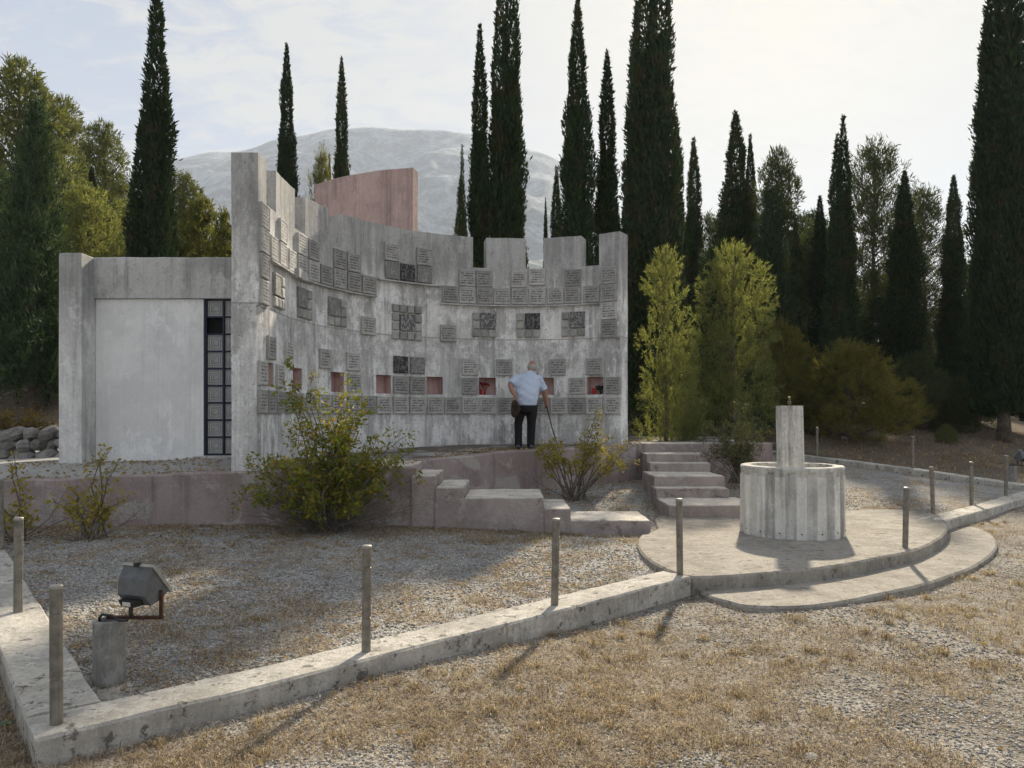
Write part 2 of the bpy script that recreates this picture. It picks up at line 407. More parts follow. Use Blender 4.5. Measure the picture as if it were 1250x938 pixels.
M['youngpine'] = island_mat('young_pine_foliage', [(0.1375, 0.169, 0.0658), (0.2198, 0.2366, 0.0985), (0.0962, 0.1284, 0.0524), (0.2749, 0.2704, 0.1314)], .7, .5)
M['yellowtree'] = island_mat('yellow_green_foliage', [(0.0936, 0.1107, 0.0337), (0.156, 0.1581, 0.0468), (0.0624, 0.0844, 0.0299), (0.2081, 0.1898, 0.0561)], .7, .45)
M['rustshrub'] = island_mat('olive_brown_foliage', [(0.1089, 0.1204, 0.037), (0.1814, 0.1706, 0.0492), (0.0817, 0.1003, 0.0329), (0.2539, 0.1706, 0.0492)], .8, .35)
M['bush'] = island_mat('bush_leaves', [(0.1026, 0.1467, 0.0228), (0.1744, 0.2143, 0.0304), (0.2462, 0.2594, 0.038), (0.0923, 0.1241, 0.0228), (0.3899, 0.2707, 0.038), (0.2052, 0.2369, 0.0342)], .6, .4, .3)
M['greybush'] = island_mat('grey_green_leaves', [(0.0945, 0.108, 0.0405), (0.1485, 0.162, 0.0607), (0.0675, 0.081, 0.0338), (0.2025, 0.189, 0.0675)], .6, .3, .3)
M['bushyellow'] = island_mat('yellow_bush_leaves', [(0.204, 0.204, 0.0367), (0.3264, 0.2958, 0.051), (0.408, 0.306, 0.0612), (0.1632, 0.1734, 0.0326)], .6, .4, .3)
M['autumn'] = island_mat('orange_leaves', [(0.2016, 0.1183, 0.028), (0.252, 0.1729, 0.0448), (0.1344, 0.091, 0.0224), (0.1176, 0.1183, 0.028)], .7, .4)

def ground_mat():
    m, t = new_mat('dry_ground')
    p = t.n('ShaderNodeNewGeometry').outputs['Position']
    a = t.noise(p, .9, 7, .62, .5); b = t.noise(p, 4.5, 6, .65); f = t.noise(p, 38, 4, .7); v = t.n('ShaderNodeTexVoronoi', {'Vector': p, 'Scale': 78.0}).outputs['Color']
    vs = t.n('ShaderNodeSeparateXYZ', {0: v}).outputs[0]
    gcol = t.mix(vs, (.13, .12, .105), (.44, .41, .365))
    dcol = t.mix(t.math('MULTIPLY', f, vs), (.07, .058, .042), (.46, .41, .335))
    k = t.ramp(t.math('ADD', t.math('MULTIPLY', a, .6), t.math('MULTIPLY', b, .4)), .40, .52)
    col = t.mix(k, dcol, gcol)
    col = t.mix(t.math('MULTIPLY', t.ramp(b, .57, .7), .35), col, (.13, .09, .055))
    yy = t.n('ShaderNodeSeparateXYZ', {0: p}).outputs[1]      # needle litter, with the wood's shade put into the colour
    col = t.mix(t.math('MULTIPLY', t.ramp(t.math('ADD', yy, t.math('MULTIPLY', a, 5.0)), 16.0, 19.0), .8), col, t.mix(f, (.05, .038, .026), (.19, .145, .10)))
    finish(t, col, .97, t.math('ADD', f, t.math('MULTIPLY', vs, .6)), .8, .03, spec=.1); return m
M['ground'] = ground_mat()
def gravel_mat():
    m, t = new_mat('gravel_ground')
    p = t.n('ShaderNodeNewGeometry').outputs['Position']
    vn = t.n('ShaderNodeTexVoronoi', {'Vector': p, 'Scale': 62.0}); vs = t.n('ShaderNodeSeparateXYZ', {0: vn.outputs['Color']}).outputs[0]
    vd = vn.outputs['Distance']
    a = t.noise(p, 1.1, 7, .65, .5); b = t.noise(p, 5, 6, .65)
    col = t.mix(vs, (.25, .25, .245), (.72, .71, .68))
    col = t.mix(t.math('MULTIPLY', vd, .8), col, (.09, .085, .075))
    k = t.ramp(t.math('ADD', t.math('MULTIPLY', a, .5), t.math('MULTIPLY', b, .5)), .47, .58)
    col = t.mix(t.math('MULTIPLY', k, .75), col, t.mix(vs, (.12, .085, .05), (.40, .30, .185)))
    finish(t, col, .97, t.math('ADD', t.math('MULTIPLY', vd, -1.0), t.math('MULTIPLY', b, .4)), .8, .02, spec=.1); return m
M['gravelbed'] = gravel_mat()
def dirt_mat():
    m, t = new_mat('platform_dirt')
    p = t.n('ShaderNodeNewGeometry').outputs['Position']
    a = t.noise(p, 1.4, 6, .65, .4); f = t.noise(p, 30, 5, .72)
    xx = t.n('ShaderNodeSeparateXYZ', {0: p}).outputs[0]      # bare gravelly paving at the left, earth below the wall
    col = t.mix(f, (.06, .05, .04), (.27, .24, .205)); col = t.mix(t.math('MAXIMUM', t.ramp(a, .47, .6), t.math('SUBTRACT', 1.0, t.ramp(t.math('ADD', xx, a), -3.4, -2.0))), col, t.mix(f, (.24, .235, .225), (.52, .51, .485)))
    finish(t, col, .97, f, .8, .03, spec=.1); return m
M['dirt'] = dirt_mat()
def rock_mat():
    m, t = new_mat('limestone_mountain')
    p = t.n('ShaderNodeNewGeometry').outputs['Position']
    a = t.noise(t.mul(p, (1, 1, .5)), .016, 10, .72, .6); b = t.noise(p, .06, 8, .75)
    col = t.mix(t.ramp(a, .44, .56), (.19, .215, .25), (.40, .44, .50)); col = t.mix(t.math('MULTIPLY', t.ramp(b, .5, .6), .5), col, (.15, .175, .175))  # pale rock tinted bluish: distant haze put into its colour
    z = t.n('ShaderNodeSeparateXYZ', {0: p}).outputs[2]
    g = t.math('MULTIPLY', t.ramp(b, .46, .6), t.math('SUBTRACT', 1.0, t.ramp(z, 150, 650)))
    col = t.mix(t.math('MULTIPLY', g, .75), col, (.10, .12, .06))
    finish(t, col, .98, t.math('ADD', a, t.math('MULTIPLY', b, .5)), 1.0, 25.0, spec=.05); return m
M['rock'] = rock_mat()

# ------------------------------------------------------------------ ground levels
A0 = np.array([-2.16, 3.37]); D1 = np.array([.768, .6405]); D2 = np.array([-.6405, .768])
def uv(x, y):
    dx, dy = x - A0[0], y - A0[1]
    return dx * D1[0] + dy * D1[1], dx * D2[0] + dy * D2[1]
def xy(u, v): return A0[0] + u * D1[0] + v * D2[0], A0[1] + u * D1[1] + v * D2[1]
def sstep(x, a, b):
    t = np.clip((x - a) / (b - a), 0, 1); return t * t * (3 - 2 * t)
def terr(x, y):
    x = np.asarray(x, float); y = np.asarray(y, float)
    u, v = uv(x, y); uc = np.clip(u, -3, 18); vp = np.clip(v, 0, 6); vn = np.clip(v, -6, 0)
    z = .006 * uc + vp * (.042 + .004 * np.clip(uc, 0, 18)) + .02 * vn
    z = z + np.clip(.05 * (y - 14), 0, 2.0)
    z = z + .25 * np.clip(y - 15, 0, 40) * sstep(-x, 1, 14) * .9
    z = z + .10 * np.clip(-x - 9, 0, 30) * sstep(y, 6, 12)
    z = z + .03 * np.sin(x * 1.7 + y * .6) * np.cos(y * 1.3 - x * .4) * sstep(np.hypot(x, y), 2, 6)
    return z
def gravz(x, y):
    u, v = uv(x, y); uc = np.clip(u, 0, 16)
    z = .075 + .006 * uc + np.clip(v, 0, 8) * (.028 + .004 * uc) + .012 * np.sin(x * 2.1 + y) * np.cos(1.7 * y - .5 * x)
    k = sstep(np.hypot(x - 3.4, y - 8.6), 2.0, 4.2)
    return np.minimum(z, .165) * (1 - k) + z * k

def grid_sheet(us, vs, zf):
    U, V = np.meshgrid(us, vs); X, Y = xy(U, V); Z = zf(X, Y, U, V)
    n, m = len(us), len(vs)
    vv = np.stack([X.ravel(), Y.ravel(), Z.ravel()], 1)
    i, j = np.meshgrid(np.arange(n - 1), np.arange(m - 1)); k = (j * n + i).ravel()
    return vv, np.stack([k, k + 1, k + n + 1, k + n], 1)
def spaced(a, b, h, far):
    mid = list(np.arange(a, b, h)); up = [b]; st = h
    while up[-1] < far: st *= 1.35; up.append(up[-1] + st)
    dn = [a - h]; st = h
    while dn[-1] > -far: st *= 1.35; dn.append(dn[-1] - st)
    return np.array(sorted(dn + mid + up))
us = np.unique(np.concatenate([spaced(-10, 26, .4, 2300), [.06, .24, 15.44, 15.6]]))
vs = np.unique(np.concatenate([spaced(-8, 30, .4, 2300), [.06, .24]]))
def groundz(X, Y, U, V):
    z = terr(X, Y)
    inside = (U > .2) & (U < 15.5) & (V > .2) & (V < 9.0)
    # the sheet dips below the terrace, which has sheets of its own
    return np.where(inside, np.minimum(z - .25, .0 + .02 * V), z)
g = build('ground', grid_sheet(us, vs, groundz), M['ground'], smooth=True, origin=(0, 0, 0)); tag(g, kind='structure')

us2 = np.arange(.18, 15.5, .16); vs2 = np.arange(.16, 8.6, .16)
gb = build('gravel_bed', grid_sheet(us2, vs2, lambda X, Y, U, V: gravz(X, Y)), M['gravelbed'], smooth=True, origin=(0, 0, 0)); tag(gb, kind='structure')

# mountain ridge far behind, one closed-looking relief sheet rising from the plain
RX = np.array([-900, -300, 0, 60, 150, 213, 257, 290, 311, 334, 365, 400, 460, 540, 590, 637, 661, 683, 720, 760, 830, 920, 1100, 1500, 2300.])
RY = np.array([420, 330, 290, 262, 226, 198, 187, 188, 183, 173, 166, 160, 157, 160, 168, 181, 187, 197, 232, 270, 345, 420, 465, 480, 490.])
YR = 2200.0
def mountain():
    xs = np.linspace(-2900, 2900, 330); ys = np.concatenate([np.linspace(780, 2200, 90), np.linspace(2230, 2700, 14)])
    V = []
    for y in ys:
        for x in xs:
            px = CX + x / YR * F
            H = (HY - np.interp(px, RX, RY)) / F * YR
            t = min(1, max(0, (y - 800) / 1400))
            s = t ** 1.25 if y <= 2200 else 1 - ((y - 2200) / 520) ** 1.5
            p = Vector((x * .0042, y * .0026, 1.3))
            r = 1 - abs(mnoise.noise(p)) * 2; r2 = 1 - abs(mnoise.noise(p * 2.7)) * 2; r3 = mnoise.noise(p * 9)
            rr = (r * .5 + r2 * .28 + r3 * .10)
            amp = 165 * t * (1 - t ** 3) + 13 * t
            z = H * s + rr * amp - 35 * t * (1 - t)
            V.append((x, y, max(z, -0.2 if y > 790 else -.4)))
    n = len(xs); m = len(ys)
    i, j = np.meshgrid(np.arange(n - 1), np.arange(m - 1)); k = (j * n + i).ravel()
    return np.array(V), np.stack([k, k + 1, k + n + 1, k + n], 1)
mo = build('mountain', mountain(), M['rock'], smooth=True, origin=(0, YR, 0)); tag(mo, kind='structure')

# ------------------------------------------------------------------ kerbs
def kerb(name, pts, width, side, label, depth=.28):
    """pts: (u,v,ztop) along the outer edge; the body lies on 'side' of it"""
    dense = []
    for (a, b) in zip(pts[:-1], pts[1:]):
        n = max(2, int(math.hypot(b[0] - a[0], b[1] - a[1]) / .16))
        for i in range(n): dense.append(tuple(a[k] + (b[k] - a[k]) * i / n for k in range(3)))
    dense.append(pts[-1]); mb = MB(); vs, fs = [], []
    ring = [(0, -depth), (0, -.015), (.012, 0), (.33, .002), (.66, -.002), (width - .012, 0), (width, -.015), (width, -depth)]
    ring = [(0, -depth), (0, -.1), (0, -.015), (.012, 0), (width * .35, .003), (width * .7, -.003), (width - .012, 0), (width, -.015), (width, -depth)]
    k = len(ring)
    for i, (u, v, z) in enumerate(dense):
        for (o, dz) in ring:
            x, y = xy(u + o * side[0], v + o * side[1]); vs.append((x, y, z + dz))
    for i in range(len(dense) - 1):
        for j in range(k - 1):
            fs.append((i * k + j, (i + 1) * k + j, (i + 1) * k + j + 1, i * k + j + 1))
    fs.append(tuple(range(k))); fs.append(tuple(range((len(dense) - 1) * k, len(dense) * k))[::-1])
    mb.add(vs, fs).jitter(.011, 3.3, .006).jitter(.005, 14)
    o = build(name, mb, M['kerb']); tag(o, label, 'kerb'); return o
kerb('kerb', [(0, 0, .13), (1.2, .0, .136), (2.9, .0, .162), (4.84, .0, .2)], .31, (0, 1), 'pale concrete kerb running from the near left corner to the round platform')
kerb('kerb', [(0, .315, .135), (0, 2.2, .225), (0, 4.4, .34), (0, 7.2, .45)], .33, (1, 0), 'wide lichen-spotted kerb along the left edge of the gravel bed')
kerb('kerb', [(10.05, -.06, .2), (12.3, 0, .21), (14.0, .06, .24), (15.38, .06, .262)], .30, (0, 1), 'concrete kerb under the three right-hand posts, right of the round platform')
kerb('kerb', [(15.4, -.1, .262), (15.4, 2.4, .505), (15.4, 4.5, .672), (15.4, 7.6, .93)], .28, (1, 0), 'low dark kerb along the back of the right gravel bed')

# ------------------------------------------------------------------ round platform with its lower step
def zp(zx, zy): return 760 + zx * .392, 480 + zy * .392
front = [(150, 553), (220, 570), (350, 566), (500, 554), (600, 544), (700, 530), (800, 511), (900, 490), (960, 466), (1000, 440), (1012, 418), (1008, 400), (985, 379)]
poly = [pix(*zp(*q), z=.2).to_2d() for q in front]
poly += [Vector((5.75, 11.05)), Vector((5.1, 11.0)), Vector((4.2, 10.8)), Vector((3.5, 10.6)), Vector((2.1, 10.45)), Vector((1.8, 9.2))]
poly += [pix(*zp(*q), z=.2).to_2d() for q in [(58, 440), (45, 465), (58, 495), (95, 525)]]
def smooth_poly(P, n=3):
    out = []
    m = len(P)
    for i in range(m):
        p0, p1, p2, p3 = P[i - 1], P[i], P[(i + 1) % m], P[(i + 2) % m]
        for k in range(n):
            t = k / n
            out.append(.5 * ((2 * p1) + (p2 - p0) * t + (2 * p0 - 5 * p1 + 4 * p2 - p3) * t * t + (3 * p1 - p0 - 3 * p2 + p3) * t ** 3))
    return out
def slab(name, P, z0, z1, mat, ch=.018):
    """slab with a chamfered, slightly crumbled rim"""
    c = sum(P, Vector((0, 0))) / len(P); n = len(P); vs, fs = [], []
    nor = []
    for i in range(n):
        d = (P[(i + 1) % n] - P[i - 1]).normalized(); nor.append(Vector((-d.y, d.x)))
    sgn = 1 if sum((c - P[i]).dot(nor[i]) for i in range(n)) > 0 else -1
    for off, z in ((0, z0), (0, z1 - ch), (ch, z1), (.1, z1 + .002)):
        for i in range(n):
            q = P[i] + nor[i] * (sgn * off); vs.append((q.x, q.y, z))
    for l in range(3):
        for i in range(n): fs.append((l * n + i, l * n + (i + 1) % n, (l + 1) * n + (i + 1) % n, (l + 1) * n + i))
    top = len(vs); vs.append((c.x, c.y, z1 + .003))
    for i in range(n): fs.append((3 * n + i, 3 * n + (i + 1) % n, top))
    mb = MB().add(vs, fs).jitter(.008, 4.0, .003)
    return mb
pf = empty('round_platform', (3.4, 8.7, .1)); tag(pf, 'low round concrete platform under the fluted basin, with a crescent step at its front', 'platform')
build('paving_slab', slab('d', smooth_poly(poly), -.1, .2, M['disc']), M['disc'], pf)
cres = [(862, 726), (885, 733), (913, 739.5), (975, 740), (1030, 734), (1073, 725), (1115, 716), (1152, 705), (1191, 690), (1213, 673), (1217, 660), (1203, 648), (1180, 644)]
cp = [pix(x, y, z=.075).to_2d() for x, y in cres] + [Vector((5.3, 9.3)), Vector((4.4, 8.5)), Vector((3.2, 7.4)), Vector((2.0, 6.8)), Vector((1.66, 6.62))]
build('crescent_step', slab('c', smooth_poly(cp), -.12, .075, M['disc']), M['disc'], pf)

# ------------------------------------------------------------------ fluted basin with pillar
WX, WY = 3.33, 8.87
fb = empty('fountain_basin', (WX, WY, .2)); tag(fb, 'round fluted concrete basin with a square pillar, standing on the round platform', 'fountain')
def basin():
    n = 16 * 8; prof_o = [(.2, .004), (.6, 0), (.93, 0)]; vs, fs = [], []
    rows = [(.196, .006, 1), (.26, .004, 1), (.55, 0, 1), (.93, -.004, 1), (.96, .0, 0), (.99, .004, 0), (1.006, -.006, 0)]
    for z, dr, fl in rows:
        for k in range(n):
            ph = (k % 8); rec = 0.0
            if fl and 4 <= ph: rec = .022 if ph in (5, 6, 7) else .0
            t = 2 * math.pi * k / n + .12
            r = .580 + dr - rec; vs.append((WX + r * math.cos(t), WY + r * math.sin(t), z))
    for z, r in ((1.008, .47), (.99, .462), (.45, .455)):
        for k in range(n):
            t = 2 * math.pi * k / n + .12; vs.append((WX + r * math.cos(t), WY + r * math.sin(t), z))
    m = 10
    for i in range(m - 1):
        for k in range(n): fs.append((i * n + k, i * n + (k + 1) % n, (i + 1) * n + (k + 1) % n, (i + 1) * n + k))
    fs.append(tuple(range((m - 1) * n, m * n)))
    return MB().add(vs, fs).jitter(.004, 7)
build('basin_shell', basin(), M['well'], fb)
for k in range(16):   # pale proud ribs between the dark grooves
    vs, fs = [], []
    rows = [(.203, .0085), (.5, .0055), (.9, .002)]
    for z, dr in rows:
        for q in range(5):
            t = 2 * math.pi * (k * 8 + q) / 128 + .12 - (0 if q else -.004) - (.004 if q == 4 else 0)
            for o in (0,): vs.append((WX + (.583 + dr) * math.cos(t), WY + (.583 + dr) * math.sin(t), z))
        for q in (4, 0):
            t = 2 * math.pi * (k * 8 + q) / 128 + .12
            vs.append((WX + .570 * math.cos(t), WY + .570 * math.sin(t), z))
    for i in range(2):
        for q in range(7): fs.append((i * 7 + q, i * 7 + (q + 1) % 7, (i + 1) * 7 + (q + 1) % 7, (i + 1) * 7 + q))
    fs.append(tuple(range(14, 21)))
    build('rib', MB().add(vs, fs).jitter(.003, 9), M['well_rib'], fb)
    t = 2 * math.pi * (k * 8 + 2) / 128 + .12
    d = Vector((math.cos(t), math.sin(t), 0))
    build('weep_hole', MB().tube([Vector((WX, WY, .27)) + d * .57, Vector((WX, WY, .27)) + d * .5945], .009, 7), M['dark'], fb)
def pillar():
    # rectangular shaft with three shallow vertical grooves on each broad face, leaning a little
    hw, hd = .128, .10; pr = [(-hw, -hd), (-hw * .45, -hd), (-hw * .4, -hd + .012), (-hw * .05, -hd + .012), (0, -hd), (hw * .45, -hd), (hw * .5, -hd + .012), (hw * .8, -hd + .012), (hw * .85, -hd), (hw, -hd)]
    pr = pr + [(-a, -b) for a, b in pr]; n = len(pr); vs, fs = [], []
    zs = [.40, .8, 1.2, 1.5, 1.70, 1.708]
    for i, z in enumerate(zs):
        s = .985 if i == len(zs) - 1 else 1
        for a, b in pr: vs.append((WX - .012 + a * s - .022 * (z - 1.0) , WY + b * s, z))
    for i in range(len(zs) - 1):
        for k in range(n): fs.append((i * n + k, i * n + (k + 1) % n, (i + 1) * n + (k + 1) % n, (i + 1) * n + k))
    fs.append(tuple(range((len(zs) - 1) * n, len(zs) * n)))
    return MB().add(vs, fs).jitter(.005, 8)
build('pillar', pillar(), M['well'], fb)
tp = MB().lathe([(.012, 1.70), (.012, 1.735), (.022, 1.74), (.022, 1.76), (.012, 1.765), (.012, 1.79), (.019, 1.80), (.017, 1.815), (.004, 1.822)], 10, (WX - .027, WY))
build('spout', tp, M['brass'], fb)

# ------------------------------------------------------------------ platform (upper terrace), retaining walls, stairs
CTRL = np.array([(-6.2, 9.87, .97), (-4, 10.2, 1.03), (-6.5, 8.78, .785), (-3.2, 8.97, .915), (-1.2, 8.9, .965), (-1.2, 10, .985), (.22, 12.5, 1.04), (0, 13.55, 1.08),
                 (2.4, 13.3, 1.09), (4.6, 13.3, 1.09), (1.9, 13.2, 1.10), (-2.9, 10, 1.0), (-10, 8.7, .76), (-8, 8.7, .775), (-5.5, 8.85, .825), (-4.5, 8.9, .868), (-3.6, 8.95, .905), (-2.4, 8.97, .94), (-5, 9.75, .985), (-10, 13, .85), (0, 17, 1.1), (5, 17, 1.12), (-5, 15, 1.05)])
def platz(x, y):
    x = np.asarray(x, float); y = np.asarray(y, float)
    d = (x[..., None] - CTRL[:, 0]) ** 2 + (y[..., None] - CTRL[:, 1]) ** 2 + .02
    w_ = d ** -2.0; return (w_ * CTRL[:, 2]).sum(-1) / w_.sum(-1)
def pz(x, y): return float(platz(np.array([x]), np.array([y]))[0])
edge = [(-9.8, 8.62), (-6.4, 8.78), (-3.2, 8.95), (-1.22, 8.95), (-1.22, 10.0), (-.9, 10.72), (.0, 11.5), (.43, 11.9), (1.3, 12.55), (2.33, 13.28), (4.65, 13.28), (4.75, 13.5)]
# the terrace surface
def terrace():
    xs = np.arange(-9.9, 4.9, .25); V, Fc = [], []
    ex = np.array([e[0] for e in edge]); ey = np.array([e[1] for e in edge]); ex = ex + np.arange(len(ex)) * 1e-6
    rows = 26; fr = np.linspace(0, 1, rows) ** 1.6
    for x in xs:
        y0 = float(np.interp(x, ex, ey)) + .07; y1 = 17.5
        for f_ in fr:
            y = y0 + (y1 - y0) * f_; V.append((x, y, pz(x, y) - .006))
    n = rows
    for i in range(len(xs) - 1):
        for j in range(rows - 1): Fc.append((i * n + j, (i + 1) * n + j, (i + 1) * n + j + 1, i * n + j + 1))
    return np.array(V), np.array(Fc)
tr = build('terrace', terrace(), M['dirt'], smooth=True, origin=(0, 12, 0)); tag(tr, kind='structure')

def wall_run(name, pts, thick, label, cat, mat, zb, over=.006):
    """retaining wall along pts (front line); the body lies behind it"""
    dense = []
    for a, b in zip(pts[:-1], pts[1:]):
        n = max(1, int(math.hypot(b[0] - a[0], b[1] - a[1]) / .2))
        for i in range(n): dense.append((a[0] + (b[0] - a[0]) * i / n, a[1] + (b[1] - a[1]) * i / n))
    dense.append(pts[-1]); vs, fs = [], []
    m = len(dense)
    for i, (x, y) in enumerate(dense):
        a, b = dense[max(i - 1, 0)], dense[min(i + 1, m - 1)]
        d = Vector((b[0] - a[0], b[1] - a[1])).normalized(); nn = Vector((-d.y, d.x))
        zt = pz(x + nn.x * .1, y + nn.y * .1) + over
        for (o, z) in ((-.03, zb), (-.015, zb + (zt - zb) * .5), (-.0, zt - .015), (.015, zt), (thick, zt), (thick, zb)):
            vs.append((x + nn.x * o, y + nn.y * o, z))
    k = 6
    for i in range(m - 1):
        for j in range(k - 1): fs.append((i * k + j, (i + 1) * k + j, (i + 1) * k + j + 1, i * k + j + 1))
    fs.append(tuple(range(k))); fs.append(tuple(range((m - 1) * k, m * k))[::-1])
    o = build(name, MB().add(vs, fs).jitter(.012, 2.6).jitter(.006, 11), mat); tag(o, label, cat); return o
wall_run('retaining_wall', [(-9.8, 8.62), (-6.4, 8.78), (-3.2, 8.95), (-1.15, 8.95)], .25, 'worn pink retaining wall left of the big bush, below the white building', 'wall', M['retain'], .0)
wall_run('retaining_wall', [(-1.2, 10.0), (-.9, 10.72), (.0, 11.5), (.43, 11.9), (1.3, 12.55), (2.39, 13.33)], .25, 'worn pink retaining wall below the old man, between the two stairs', 'wall', M['retain'], .1)
wall_run('retaining_wall', [(3.38, 13.33), (4.65, 13.31), (4.72, 13.6)], .25, 'short pink retaining wall right of the right stairs, half behind a shrub', 'wall', M['retain'], .3)

def rbox(x0, x1, y0, y1, z0, z1, ch=.012, jit=.006):
    """box with chamfered top edges, subdivided a little so that it can be uneven"""
    nx = max(1, int((x1 - x0) / .08)); ny = max(1, int((y1 - y0) / .16)); loop = []
    for i in range(nx): loop.append((x0 + (x1 - x0) * i / nx, y0, 0, 1))
    for i in range(ny): loop.append((x1, y0 + (y1 - y0) * i / ny, -1, 0))
    for i in range(nx): loop.append((x1 - (x1 - x0) * i / nx, y1, 0, -1))
    for i in range(ny): loop.append((x0, y1 - (y1 - y0) * i / ny, 1, 0))
    n = len(loop); vs, fs = [], []; cxx, cyy = (x0 + x1) / 2, (y0 + y1) / 2
    for z, o in ((z0, 0), ((z0 + z1) / 2, 0), (z1 - ch, 0), (z1, ch)):
        for (x, y, dx, dy) in loop:
            sx = (1 if x < x0 + 1e-6 else -1 if x > x1 - 1e-6 else 0); sy = (1 if y < y0 + 1e-6 else -1 if y > y1 - 1e-6 else 0)
            vs.append((x + sx * o, y + sy * o, z))
    for l in range(3):
        for i in range(n): fs.append((l * n + i, l * n + (i + 1) % n, (l + 1) * n + (i + 1) % n, (l + 1) * n + i))
    c = len(vs); vs.append((cxx, cyy, z1 + .002))
    for i in range(n): fs.append((3 * n + i, 3 * n + (i + 1) % n, c))
    fs.append(tuple(range(n))[::-1])
    return MB().add(vs, fs).jitter(jit * 1.4, 3.5).jitter(jit, 13)
M['step'] = concrete('step_concrete', (.50, .46, .41), (.38, .345, .31), (.17, .15, .14), .2, .6, .6, 2.0, .6, lichen=.5)
def step_mat():
    # pink wash left on the risers, bare worn concrete treads, skylight put into their colour
    m, t = new_mat('pink_stair_concrete')
    g_ = t.n('ShaderNodeNewGeometry'); p = g_.outputs['Position']
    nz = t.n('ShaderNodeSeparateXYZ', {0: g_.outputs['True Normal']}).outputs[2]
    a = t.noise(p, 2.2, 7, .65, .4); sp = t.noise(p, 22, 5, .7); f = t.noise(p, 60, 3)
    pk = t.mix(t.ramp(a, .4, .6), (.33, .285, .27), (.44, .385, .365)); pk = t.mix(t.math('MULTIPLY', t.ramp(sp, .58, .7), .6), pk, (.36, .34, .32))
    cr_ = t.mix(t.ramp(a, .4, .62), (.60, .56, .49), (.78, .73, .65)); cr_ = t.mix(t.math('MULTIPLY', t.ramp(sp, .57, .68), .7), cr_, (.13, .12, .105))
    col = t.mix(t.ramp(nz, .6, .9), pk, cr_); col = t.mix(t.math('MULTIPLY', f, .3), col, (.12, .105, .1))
    ch_ = t.noise(t.vmath('ADD', p, (5, 1, 9)), 5.5, 9, .78); col = t.mix(t.math('MULTIPLY', t.ramp(ch_, .56, .60), .7), col, (.42, .395, .365)); dk = t.noise(t.vmath('ADD', p, (1, 7, 2)), 3.5, 8, .75); col = t.mix(t.math('MULTIPLY', t.ramp(dk, .56, .64), .55), col, (.09, .08, .075))
    finish(t, col, .95, t.math('ADD', a, sp), .8, .03, spec=.1); return m
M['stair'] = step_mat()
# left flight, descending to the right along the bed
lf = empty('stairs', (-.1, 9.4, .2)); tag(lf, 'pink stepped flight descending to the right beside the small planted pocket', 'stairs')
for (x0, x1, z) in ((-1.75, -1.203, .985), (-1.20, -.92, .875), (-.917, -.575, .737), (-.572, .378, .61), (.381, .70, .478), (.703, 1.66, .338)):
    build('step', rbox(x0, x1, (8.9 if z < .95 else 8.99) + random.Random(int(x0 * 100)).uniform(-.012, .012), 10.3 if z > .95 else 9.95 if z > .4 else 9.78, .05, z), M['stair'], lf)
# right flight, climbing away from the platform
rf = empty('stairs', (2.75, 11.7, .2)); tag(rf, 'pink stairs with wide landings climbing from the round platform to the terrace', 'stairs')
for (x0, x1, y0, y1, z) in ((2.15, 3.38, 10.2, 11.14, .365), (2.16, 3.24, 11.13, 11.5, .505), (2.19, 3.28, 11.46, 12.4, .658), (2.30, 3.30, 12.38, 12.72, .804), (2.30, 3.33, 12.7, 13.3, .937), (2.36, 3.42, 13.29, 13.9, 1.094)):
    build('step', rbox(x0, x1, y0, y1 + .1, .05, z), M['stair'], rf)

# ------------------------------------------------------------------ memorial wall: a stilted half circle
ACX, ACY, AR, L0, YS = .12, 10.30, 3.25, 1.2, 9.1
def arc(s, off=0.0):
    """plan point of the inner face at run s, off = metres outward; plus outward normal"""
    if s < L0: return np.array([ACX - AR - off, YS + s]), np.array([-1.0, 0.0])
    t = math.pi - (s - L0) / AR
    n = np.array([math.cos(t), math.sin(t)])
    return np.array([ACX, ACY]) + n * (AR + off), n
_ss = np.linspace(0, 9.5, 4000); _px = np.array([CX + F * p[0] / p[1] for p in (arc(s)[0] for s in _ss)])
def s_of(px): return float(np.interp(px, _px, _ss))
S_END = s_of(757.5)
def z_of(px, py):
    p = arc(s_of(px))[0]; return CAMZ + (HY - py) / F * p[1]
TOPZ, SLOTZ, BASEZ = 4.81, 4.26, .55
slots = [(s_of(a), s_of(b)) for a, b in ((322.5, 334), (357.5, 370), (398.5, 417), (577, 593.5), (641.5, 664), (710, 732))]
niche_px = [(325, 333.5), (356, 371), (404, 420), (458.5, 478), (519.5, 541.5), (584.5, 605), (660, 671.5), (715.5, 737)]
NZ0, NZ1 = 1.968, 2.28
niches = []
for a, b in niche_px:
    c = (s_of(a) + s_of(b)) / 2; niches.append((c - .155, c + .155))
s_a, s_b = s_of(457.5), s_of(537)
s_l, s_r = s_of(324.3), s_of(733)
def ledge(s):
    if s < s_l or s > s_r: return 2.95
    return 3.88 if s_a < s < s_b else 3.57
